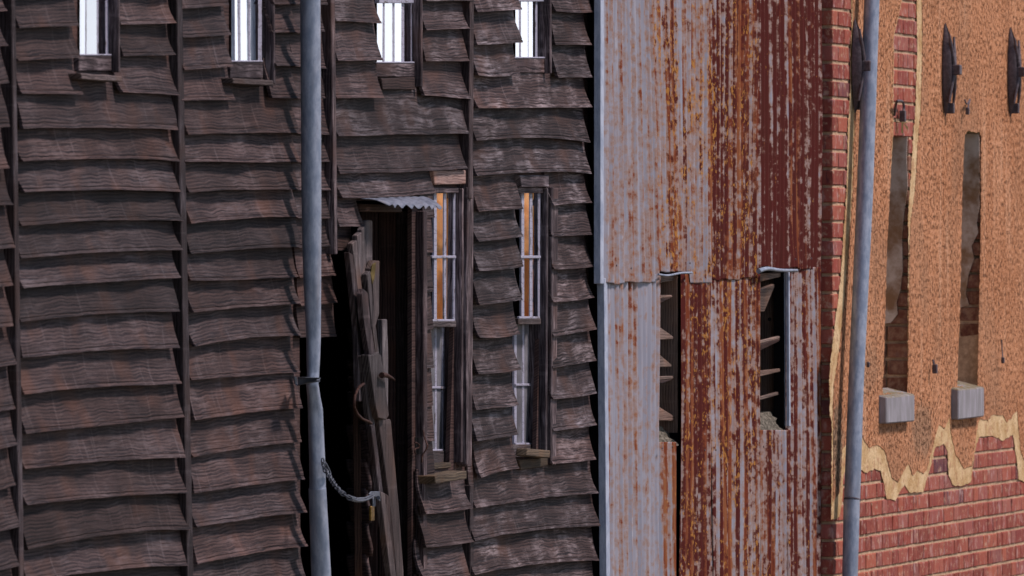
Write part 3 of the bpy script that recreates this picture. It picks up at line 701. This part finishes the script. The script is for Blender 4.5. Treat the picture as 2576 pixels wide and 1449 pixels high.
acc = 0; last = fine[0]; k = 0; base = None
for p in fine:
    acc += (p-last).length; last_p = last; last = p
    if acc >= .0165*k:
        d = (p-last_p).normalized() if k else (fine[3]-fine[0]).normalized()
        if base is None:
            base = bpy.data.meshes.new('link'); bm = bmesh.new(); NS, MS = 14, 6
            rg = []
            for i in range(NS):
                a = 2*math.pi*i/NS; cx, cz = .0135*math.cos(a)*1.0, .0078*math.sin(a)
                nx, nz = math.cos(a), math.sin(a); ring = []
                for j in range(MS):
                    b = 2*math.pi*j/MS; ring.append(bm.verts.new((cx+nx*.0027*math.cos(b), .0027*math.sin(b), cz+nz*.0027*math.cos(b))))
                rg.append(ring)
            for i in range(NS):
                for j in range(MS): bm.faces.new((rg[i][j], rg[(i+1) % NS][j], rg[(i+1) % NS][(j+1) % MS], rg[i][(j+1) % MS]))
            bm.to_mesh(base); bm.free(); base.polygons.foreach_set('use_smooth', [True]*len(base.polygons)); base.materials.append(M_CHAIN)
        o = bpy.data.objects.new('link', base); link(o, ch); o.location = p
        q = d.to_track_quat('X', 'Z'); e = q.to_matrix().to_4x4()
        from mathutils import Matrix
        o.rotation_euler = (e @ Matrix.Rotation(R(90*(k % 2)+20), 4, 'X')).to_euler(); k += 1
bent('link', [(812,1166,.15),(818,1164,.16),(830,1188,.165),(828,1195,.165),(820,1180,.16)], .004, M_CHAIN, ch)
hp = slab('hasp', [(929,1242,.15),(934,1236,.15),(956,1236,.14),(957,1262,.14),(951,1257,.142),(945,1252,.146),(941,1246,.15),(931,1252,.15)], .004, M_CHAIN, DP)
sc_ = tube('bolt', [P(952,1252,.15), P(953,1252,.155)+Vector((-.008,0,0))], .008, M_CHAIN, DP, 12)
pk = thing('padlock', 'brass padlock hanging closed from the hasp', 'padlock')
prism('body', [(934,1273),(942.5,1273),(942.5,1310),(934,1310)], .17, .160, M_BRASS, pk, 'z', .002)
bent('shackle', [(938,1274,.165),(938,1254,.165),(940,1246,.158),(942,1254,.15),(942,1274,.15)], .0035, M_CHAIN, pk)

# ------------------------------------------------------------------ iron-clad wall
IB = thing('iron_clad_building', 'wall of rust-streaked corrugated iron sheets with two louvred openings', 'building')
def corr(name, q, of, rust, red, ochre, label=None, parent=IB, bottom=None, pitch=.076, amp=.0070, rows=14, ph=0, curl=0):
    TL, TR, BR, BL = [P(x, y, of) for x, y in q]
    wid = ((TR-TL).length+(BR-BL).length)/2; N = max(1, round(wid/pitch)); n = N*8
    V = []; U = []; sd = random.uniform(0, 50)
    for j in range(rows+1):
        t = (0, .003, .997, 1)[j if j < 2 else j-rows+3] if j in (0, 1, rows-1, rows) else (j-1)/(rows-2); l = TL.lerp(BL, t); r = TR.lerp(BR, t)
        for i in range(n+1):
            s = i/n; p = l.lerp(r, s)
            if bottom and j >= rows-1: p.z += bottom(s)
            o = amp*math.cos(2*math.pi*(p.x/pitch if ph is not None else N*s))+.006*noise.noise(Vector((s*3, p.z*1.2, sd)))
            if curl and t > .9: o += curl*(t-.9)/.1*noise.noise(Vector((s*5, sd, 2)))
            V.append(Vector((p.x, -of-o, p.z))); U.append((s*wid, p.z))
    Fc = [(j*(n+1)+i, j*(n+1)+i+1, (j+1)*(n+1)+i+1, (j+1)*(n+1)+i) for j in range(rows) for i in range(n)]
    o = mesh(name, V, Fc, M_IRON, parent, U, smooth=True, sharp=3, props={'rust': rust, 'red': red, 'ochre': ochre})
    if label: o['label'] = label
    m = o.modifiers.new('solid', 'SOLIDIFY'); m.thickness = .0012; m.offset = -1
    return o
jag = lambda a, f: (lambda s: a*noise.noise(Vector((s*f, a*50, 0))))
corr('iron_sheet', [(1905,-420),(2066,-420),(2077,678),(1904,676)], .066, .70, .78, .05, 'dark red rusted sheet', bottom=jag(.02,5), curl=.02)
corr('iron_sheet', [(1776,-420),(1912,-420),(1904,702),(1783,704)], .0672, .58, .62, .55, bottom=jag(.01,7), curl=.01)
corr('iron_sheet', [(1632,-420),(1783,-420),(1787,700),(1652,700)], .0684, .50, .48, .6, bottom=lambda s: (.028 if s < .60 else -.022)+.006*noise.noise(Vector((s*9,0,0))), curl=.02)
corr('iron_sheet', [(1512,-420),(1628,-420),(1656,708),(1512,714)], .074, .33, .05, .2, 'pale grey sheet with little rust', bottom=jag(.012,5), ph=None)
corr('iron_sheet', [(1521,690),(1655,690),(1667,1900),(1530,1900)], .060, .27, .05, .1, 'clean pale grey sheet')
corr('iron_sheet', [(1655,1112),(1702,1112),(1707,1900),(1664,1900)], .0585, .36, .2, .3)
corr('iron_sheet', [(1712,690),(1790,690),(1800,1900),(1704,1900)], .060, .62, .62, .45)
corr('iron_sheet', [(1787,690),(1908,690),(1916,1900),(1796,1900)], .0615, .60, .60, .55)
corr('iron_sheet', [(1911,1082),(1988,1082),(1996,1900),(1914,1900)], .0585, .56, .62, .35)
corr('iron_sheet', [(1979,672),(2074,672),(2092,1900),(1984,1900)], .0600, .56, .70, .25)
# flashing down the left edge and beside the second opening
fl = prism('corner_flashing', [(1512,-420),(1520,-420),(1519,714),(1511,714)], .086, .055, M_FLASH, IB, 'z', .002)
prism('corner_flashing', [(1520,700),(1528,700),(1539,1900),(1530,1900)], .078, .045, M_FLASH, IB, 'z', .002)
prism('flashing', [(1984,684),(1987,684),(1989,1072),(1986,1072)], .068, .038, M_FLASH, IB, 'z', .001)
# rolled edges of the torn sheets over the openings
bent('curled_edge', [(1656,690,.09),(1680,693,.095),(1712,687,.09),(1740,686,.085)], .005, M_PIPE, IB)
bent('curled_edge', [(1908,682,.10),(1930,676,.105),(1965,680,.10),(2005,680,.095)], (.012,.006), M_PIPE, IB)
# nails
for x, y in ((1587,675),(1735,662),(1550,668),(1738,1134),(1772,1132),(1800,1132),(1920,1124),(1665,1128),(1830,1132),(1880,1128),(2000,652),(2040,650),(1690,650)):
    c = P(x, y, .082); tube('nail_head', [c, c+Vector((0,-.004,0))], .0045, M_CAST, IB, 8)
# wall behind the iron
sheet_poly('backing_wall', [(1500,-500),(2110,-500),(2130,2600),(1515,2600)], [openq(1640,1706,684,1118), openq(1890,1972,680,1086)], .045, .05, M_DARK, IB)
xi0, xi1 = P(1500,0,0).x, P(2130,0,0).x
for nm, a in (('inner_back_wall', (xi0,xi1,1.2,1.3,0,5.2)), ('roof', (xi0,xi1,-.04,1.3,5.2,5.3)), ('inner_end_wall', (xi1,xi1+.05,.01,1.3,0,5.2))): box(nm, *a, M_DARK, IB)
# louvred openings
LV = mesh('louvre_frame', *(lambda f: (f+[Vector((p.x, .10, p.z)) for p in f], QF))([P(1703,686,.045),(P(1709,686,.045)),P(1713,1090,.045),P(1706,1090,.045)]), M_SLAT, IB, 'z', bevel=.003, props={'label': 'louvred opening nearer the weatherboards'})
def sl(par, pts, mat=M_SLAT, th=.018, name='slat', uv='x'): return slab(name, pts, th, mat, par, uv, .003)
sl(LV, [(1650,691,.03),(1697,689,.03),(1696,706,.03),(1652,713,.03)], th=.03, name='lintel')
sl(LV, [(1640,742,.030),(1691,742,.030),(1692,749,.030),(1640,752,.030)], th=.03); sl(LV, [(1640,751,.030),(1690,749,.030),(1660,764,.030)], M_INNER, .02)
sl(LV, [(1645,814,.030),(1654,818,.030),(1694,846,.030),(1694,853,.030),(1645,856,.030)])
sl(LV, [(1645,880,.030),(1656,888,.030),(1690,917,.030),(1689,923,.030),(1645,924,.030)])
sl(LV, [(1645,947,.030),(1700,945,.030),(1700,953,.030),(1645,957,.030)]); sl(LV, [(1645,957,.030),(1698,954,.030),(1665,966,.030)], M_INNER)
sl(LV, [(1650,1018,.030),(1660,1024,.030),(1702,1050,.030),(1702,1060,.030),(1650,1057,.030)])
box('back_board', P(1695,800,-.06).x+.01, P(1695,800,-.06).x+.04, .03, .20, P(1695,1110,-.06).z, P(1695,690,-.06).z, M_INNER, LV, 'z')
LW = mesh('louvre_frame', *(lambda f: (f+[Vector((p.x, .16, p.z)) for p in f], QF))([P(1974,684,.036),(P(1978,684,.036)),P(1978,1076,.036),P(1975,1076,.036)]), M_SLAT, IB, 'z', bevel=.003, props={'label': 'louvred opening nearer the brick building'})
sl(LW, [(1896,688,.02),(1974,684,.03),(1974,694,.03),(1900,712,.02)], th=.03, name='lintel')
sl(LW, [(1900,733,.03),(1948,715,.04),(1948,723,.04),(1923,784,.02),(1900,786,.02)])
sl(LW, [(1900,860,.01),(1975,842,.03),(1976,849,.03),(1900,868,.01)]); sl(LW, [(1900,868,.01),(1975,850,.03),(1955,862,.02),(1905,886,.0)], M_INNER)
sl(LW, [(1900,934,.01),(1973,926,.03),(1973,933,.03),(1900,950,.01)])
sl(LW, [(1900,1002,.01),(1965,984,.02),(1969,991,.02),(1900,1010,.01)])
tube('knot_hole', [P(1936,803,.02), P(1936,803,.024)], .009, M_DARK, LW, 12)
def rubble(par, x0, x1, y0, y1, of, seed):
    a, b = P(x0, y0, of), P(x1, y1, of); n, k = 22, 12; V = []
    for j in range(k+1):
        for i in range(n+1):
            s, t = i/n, j/k; x = a.x+(b.x-a.x)*s; z = a.z+(b.z-a.z)*t
            V.append(Vector((x, -of+(1-t)*.07-.02*noise.noise(Vector((s*7, t*5, seed))), z+.016*noise.noise(Vector((s*9, t*4, seed+4)))+.02*noise.noise(Vector((s*2.5,0,seed)))*(1-t))))
    m2 = len(V); V += [Vector((v.x, .1, v.z)) for v in V[:]]
    Fc = [(j*(n+1)+i, j*(n+1)+i+1, (j+1)*(n+1)+i+1, (j+1)*(n+1)+i) for j in range(k) for i in range(n)]
    for i in range(n): Fc += [(i, i+1, m2+i+1, m2+i)]
    return mesh('rough_sill', V, Fc, M_STONE, par, 'x', smooth=True, sharp=3)
rubble(LV, 1655, 1706, 1076, 1121, .048, 1); rubble(LW, 1906, 1984, 1042, 1090, .05, 8)

# ------------------------------------------------------------------ brick building
BB = thing('brick_building', 'orange roughcast building with red brick showing at its base and corner', 'building')
OB, OY, OR_ = .12, .1235, .1262
pitch = .0857; zref = P(2099, 335, OB).z; x0 = P(2095, 700, OB).x
brick_line = [(2165,1182),(2182,1190),(2199,1178),(2216,1184),(2226,1226),(2231,1256),(2253,1260),(2261,1242),(2276,1219),(2289,1239),(2323,1239),(2341,1173),(2353,1126),(2366,1121),(2374,1116),(2383,1133),(2388,1199),(2396,1219),(2419,1223),(2443,1213),(2446,1179),(2456,1116),(2466,1098),(2496,1096),(2523,1109),(2549,1093),(2559,1166),(2563,1206),(2576,1213),(2620,1200),(2680,1140),(2760,1190),(2900,1150)]
coat_line = [(2165,1090),(2171,1099),(2186,1126),(2209,1119),(2226,1133),(2243,1199),(2259,1213),(2286,1166),(2296,1196),(2309,1183),(2323,1193),(2333,1179),(2346,1129),(2353,1099),(2363,1069),(2376,1079),(2389,1049),(2396,1106),(2406,1146),(2426,1179),(2446,1173),(2456,1096),(2463,1056),(2486,1059),(2493,1046),(2523,1043),(2533,1063),(2559,1033),(2568,1133),(2576,1159),(2620,1130),(2680,1080),(2760,1110),(2900,1070)]
lowL = [(2140,-420),(2143,50),(2137,285),(2134,300),(2130,483),(2119,640),(2112,733),(2101,816),(2089,916),(2087,966),(2088,1045),(2093,1062),(2092,1275),(2091,1308),(2112,1300),(2119,1262),(2122,1200),(2130,1178),(2150,1188)]
lowR = [(2144,-420),(2146,50),(2151,283),(2146,483),(2134,633),(2127,733),(2119,816),(2107,916),(2098,966),(2096,1045),(2097,1080),(2096,1262),(2114,1235),(2119,1130),(2140,1105)]
w1y = [(2269,-420),(2269,0),(2262,37),(2249,90),(2248,165),(2247,330),(2239,483),(2231,640),(2227,800),(2221,990),(2283,990),(2284,900),(2286,616),(2285,548),(2289,483),(2299,330),(2303,283),(2308,130),(2306,0),(2306,-420)]
w1r = [(2268,-420),(2268,0),(2261,37),(2248,90),(2247,165),(2246,330),(2239,483),(2231,640),(2227,800),(2221,990),(2283,990),(2285,900),(2288,616),(2292,556),(2302,483),(2312,330),(2317,283),(2321,130),(2320,0),(2320,-420)]
w2h = [(2427,340),(2433,331),(2465,333),(2469,345),(2467,616),(2463,800),(2459,972),(2408,972),(2416,750),(2421,483)]
sheet_poly('base_coat', lowL+brick_line+[(2900,-420)], [], OY, .010, M_BASECOAT, BB, jit=0) if False else None
def split_layer(name, left, line, hole1, mat, of, th, jit):
    # the slot round the first window reaches the top, so the layer is one outline that runs up and down it
    outer = left+line+[(2900,-420)]+[(hole1[-1][0], -420)]+hole1[::-1][1:]
    return sheet_poly(name, outer, [w2h], of, th, mat, BB, jit=jit)
split_layer('base_coat', lowL, brick_line, w1y, M_BASECOAT, OY, .0025, 1.7)
split_layer('roughcast_render', lowR, coat_line, w1r, M_ROUGH, OR_, .0025, 1.5)
M1 = [(2230,337),(2240,331),(2284,333),(2286,345),(2286,616),(2284,900),(2283,990),(2200,990)]
M2 = [(2410,338),(2416,331),(2465,333),(2469,345),(2467,616),(2463,800),(2459,975),(2390,975)]
sheet_poly('wall_core', [(2094,-500),(3000,-500),(3000,2700),(2095,2700)], [M1, M2], .113, .25, M_MORTARW, BB)
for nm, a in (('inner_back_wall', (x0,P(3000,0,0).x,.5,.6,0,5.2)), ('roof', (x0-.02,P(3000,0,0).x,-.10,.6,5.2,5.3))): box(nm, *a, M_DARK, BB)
def inside(pt, poly):
    x, y = pt; c = False; n = len(poly)
    for i in range(n):
        x1, y1 = poly[i]; x2, y2 = poly[(i+1) % n]
        if (y1 > y) != (y2 > y) and x < (x2-x1)*(y-y1)/(y2-y1)+x1: c = not c
    return c
coverP = lowL+brick_line+[(2900,-420)]+[(w1y[-1][0], -420)]+w1y[::-1][1:]
bricks = {}
def brick_mesh(w, d, h, v, mat=None):
    key = (w, d, h, v, mat)
    if key in bricks: return bricks[key]
    me = bpy.data.meshes.new('brick'); bm = bmesh.new(); bmesh.ops.create_cube(bm, size=1)
    for vt in bm.verts:
        vt.co = Vector((vt.co.x*w, vt.co.y*d, vt.co.z*h))
    bmesh.ops.bevel(bm, geom=bm.edges[:], offset=.004, segments=1, affect='EDGES')
    rnd = random.Random(v+int(w*1000))
    for vt in bm.verts: vt.co += Vector((rnd.uniform(-.0015,.0015), rnd.uniform(-.0015,.0015), rnd.uniform(-.0015,.0015)))
    bm.to_mesh(me); bm.free(); me.materials.append(mat or M_BRICK); bricks[key] = me; return me
nb = 0
def brick(cx, cy, cz, w, d, h=.0715, mat=None):
    global nb
    o = bpy.data.objects.new('brick', brick_mesh(round(w,3), round(d,3), h, random.randrange(4), mat)); link(o, BB); o.location = (cx, cy, cz)
    o.rotation_euler = (random.uniform(-.006,.006), random.uniform(-.01,.01), random.uniform(-.008,.008)); nb += 1
x_end = P(2640, 700, OB).x
def shown(xa_, xb_, z):
    for x in (xa_, (xa_+xb_)/2, xb_):
        for zz in (z-.04, z, z+.04):
            px, py = inv(Vector((x, -OB, zz)))
            if -60 < py < 1500 and px < 2600 and not inside((px, py), coverP) and not inside((px, py), M1) and not inside((px, py), w2h): return True
    return False
ci = -30
xw1, xw2 = P(2285, 700, OB).x, P(2465, 700, OB).x
xw1a = P(2284, 700, OB).x
for ci in range(-29, 16):
    z = zref+pitch*(ci+.5); x = x0; k = ci % 2
    while x < x_end:
        w = .110 if k % 2 == 0 else .226
        if x == x0: w = .226 if ci % 2 else .110
        g_ = .006
        a, b = x+g_/2, x+w
        px, py = inv(Vector((a, -OB, z)))
        # bricks that touch a reveal stop at it
        for xw in (xw1, xw2):
            top_z = P(2285, 333, OB).z; bot_z = P(2285, 990, OB).z
            if bot_z < z < top_z and a < xw < b+.05 and a > xw-.3:
                if b > xw-.25 and a < xw: a = None; break
        if a is not None and (x == x0 or shown(a, b, z)) and b-a > .04:
            d = .112 if x > x0 else .150
            brick((a+b)/2, -OB+d/2+random.uniform(-.0015,.0015), z, b-a, d)
        x += w+g_; k += 1
    # far reveals of the two blind windows: a header in each course
    for xw, pxx in ((xw1, 2285), (xw2, 2465)):
        zt = P(pxx, 336, OB).z; zb = P(pxx, 985, OB).z
        if zb < z < zt: 
            brick(xw+.055+.002, -.066, z, .11, .108, mat=M_BRICKOLD); brick(xw+.055, .050, z, .11, .108, mat=M_BRICKOLD)
# the same courses carried on past the frame, joined into one part
V = []; Fc = []
zlo = zref+pitch*-29
for ci in range(-44, 30):
    z = zref+pitch*(ci+.5); x = x0 if ci < -29 else x_end; k = ci % 2
    while x < P(2980, 700, OB).x and .05 < z:
        w = .110 if k % 2 == 0 else .226
        if ci < -29 or ci < 3:
            b = len(V); h = .0715/2
            V += [Vector((a, y, zz)) for y in (-OB, -OB+.02) for zz in (z-h, z+h) for a in (x+.003, x+w)]
            Fc += [(b+i, b+j, b+k2, b+l) for i, j, k2, l in ((0,1,3,2),(4,6,7,5),(0,4,5,1),(2,3,7,6),(0,2,6,4),(1,5,7,3))]
        x += w+.006; k += 1
bw = mesh('brickwork', V, Fc, M_BRICK, BB); bw['kind'] = 'stuff'
# remains of plaster on the reveals
def rev_plaster(xw, px, prof, mat, dx):
    V = []; n = len(prof)
    for d_ in (0, .006):
        for (o, y) in prof: V.append(Vector((xw-dx+d_, -o, P(px, y, OB).z)))
    Fc = [tuple(range(n)), tuple(range(2*n-1, n-1, -1))]+[(i, (i+1) % n, n+(i+1) % n, n+i) for i in range(n)]
    return mesh('reveal_plaster', V, Fc, mat, BB, 'z')
rev_plaster(xw1, 2285, [(-.1,330),(.116,330),(.112,400),(.118,470),(.098,540),(.088,600),(.092,680),(.08,730),(.060,760),(.066,790),(.03,812),(-.1,820)], M_OLDPL, .006)
rev_plaster(xw2, 2465, [(-.1,330),(.118,330),(.118,520),(.104,560),(.112,585),(.075,620),(.090,650),(.060,690),(.045,740),(.065,770),(-.1,780)], M_OLDPL, .006)
rev_plaster(xw2, 2465, [(.118,330),(.118,345),(.09,360),(.100,420),(.065,470),(.085,560),(.03,600),(-.1,610),(-.1,330)], M_BASECOAT, .0105) if False else None
# mossy soffits
for pxx, xw in ((2285, xw1), (2465, xw2)):
    z1 = P(pxx, 333, OB).z; xs_ = xw-.46
    box('soffit', xs_, xw-.003, -.118, .10, z1-.006, z1+.05, M_GREEN, BB, 'x')
    box('blocked_opening', xs_, xw, .10, .14, P(pxx,1000,OB).z, z1+.02, M_OLDPL, BB, 'x')
# sills
def sill(q, of, label):
    f = [P(x, y, of) for x, y in q]
    b = [Vector((p.x, -.02, p.z+(.035 if i < 2 else 0))) for i, p in enumerate(f)]
    return mesh('sill', f+b, QF, M_CONC, BB, 'x', bevel=.006, props={'label': label} if label else None)
sill([(2231,999),(2301,992),(2301,1060),(2231,1066)], .166, 'grey sill under the first blind slot')
sill([(2412,980),(2476,974),(2476,1048),(2412,1056)], .166, 'grey sill under the farther blind slot')
# blackened strip by the corner
# right downpipe
D2 = thing('downpipe', 'smooth round galvanised downpipe in front of the roughcast wall', 'downpipe')
ptsr, radr = pipe_pts([(-420,2191,2230),(0,2174,2212.6),(483,2155,2196.6),(966,2134,2173),(1256,2123,2164)], .20, 8)
tube('pipe_section', ptsr, radr, M_PIPE, D2, 32)
ptsr, radr = pipe_pts([(1257.5,2122,2163.5),(1449,2118.6,2158),(1900,2109,2147)], .20, 8)
tube('pipe_section', ptsr, radr, M_PIPE, D2, 32)
tube('joint_ring', [P(2143.5,1256,.2), P(2143.3,1258.5,.2)], radr[0]*1.03, M_CAST, D2, 32)
# wall anchors
def anchor(cx, cy, h, label, src=None):
    c = P(cx, cy, OR_+.004)
    t = thing('wall_anchor', label, 'wall anchor', 'cast iron tie plates on the roughcast wall'); t.location = c
    hh = h/2; hw = .056; n, k = 24, 5; V = []; U = []
    # pointed oval dish with a raised rim, standing 40 mm proud
    def wy(v): return hw*math.cos(v*math.pi/2)**.75 if abs(v) < 1 else 0
    cols = [(-1.0,.030),(-.86,.046),(-.70,.020),(-.35,.022),(0,.034),(.35,.022),(.70,.020),(.86,.046),(1.0,.030)]
    for j in range(n+1):
        v = -1+2*j/n; w = wy(v*.995)
        for (s, d) in cols:
            if s > 0 and v < -.12: s *= .38
            V.append(Vector((s*max(w,.004), -d*(1.02-v*v*.95), v*hh)))
    K = len(cols); m0 = len(V); V += [Vector((p.x, 0, p.z)) for p in V[:]]
    Fc = [(j*K+i, j*K+i+1, (j+1)*K+i+1, (j+1)*K+i) for j in range(n) for i in range(K-1)]
    Fc += [(a, a+K, a+K+m0, a+m0) for a in (j*K for j in range(n))]+[(a, a+m0, a+K+m0, a+K) for a in (j*K+K-1 for j in range(n))]
    mesh('plate', V, Fc, M_CAST, t, 'z', smooth=True, sharp=.8)
    for s in (1, -1):
        a = [Vector((s*.0, -.050, 0)), Vector((s*.035, -.042, s*.09)), Vector((s*.06, -.034, s*.17))]
        tube('rib', a, [.014,.010,.006], M_CAST, t, 8)
        a = [Vector((0, -.050, 0)), Vector((-s*.03, -.044, s*.10)), Vector((-s*.045, -.034, s*.18))]
        tube('rib', a, [.014,.010,.006], M_CAST, t, 8)
    box('foot', .030, .058, -.040, 0, -hh*.93, -hh*.70, M_CAST, t, 'z', .004)
    vb = [(-.026,-.085,.026),(.026,-.085,.026),(.026,-.085,-.026),(-.026,-.085,-.026),(-.026,-.02,.026),(.026,-.02,.026),(.026,-.02,-.026),(-.026,-.02,-.026)]
    mesh('bolt', [Vector(v) for v in vb], QF, M_CAST, t, 'z', bevel=.004)
    return t
anchor(2150, 166, .46, 'cast iron tie plate half hidden behind the smooth downpipe')
anchor(2377, 176, .48, 'cast iron tie plate between the two blind slots')
anchor(2541, 181, .475, 'cast iron tie plate farthest along the roughcast wall')
# small iron hooks
def hook(pts, label, r=.006):
    t = thing('iron_hook', label, 'hook', None); 
    bent('shank', pts, r*.7, M_CAST, t, 6, 4); e = P(*pts[-1]); q = r*1.3+.002
    box('stud', e.x-q, e.x+q, e.y-q, e.y+q, e.z-q*2.2, e.z+q*1.6, M_CAST, t, 'z', .003); return t
hook([(2250,290,.13),(2254,262,.15),(2258,254,.16),(2270,256,.15),(2274,270,.15),(2271,290,.15)], 'bent iron hook at the head of the first blind slot', .010)
hook([(2427,250,.145),(2432,262,.15),(2440,250,.145),(2435,270,.15),(2434,278,.155)], 'small forked iron hook above the farther blind slot')
hook([(2347,905,.145),(2349,915,.15),(2352,926,.155)], 'black iron stud low between the two blind slots', .008)
hook([(2520,855,.142),(2521,880,.145),(2523,905,.155)], 'black iron spike to the right of the farther blind slot', .005)
hook([(2181,912,.145),(2184,916,.15)], 'tiny iron stub close beside the smooth downpipe', .004)
tag(box('rubble_stone', 0,0,0,0,0,0, M_STONE), 'x', 'x') if False else None
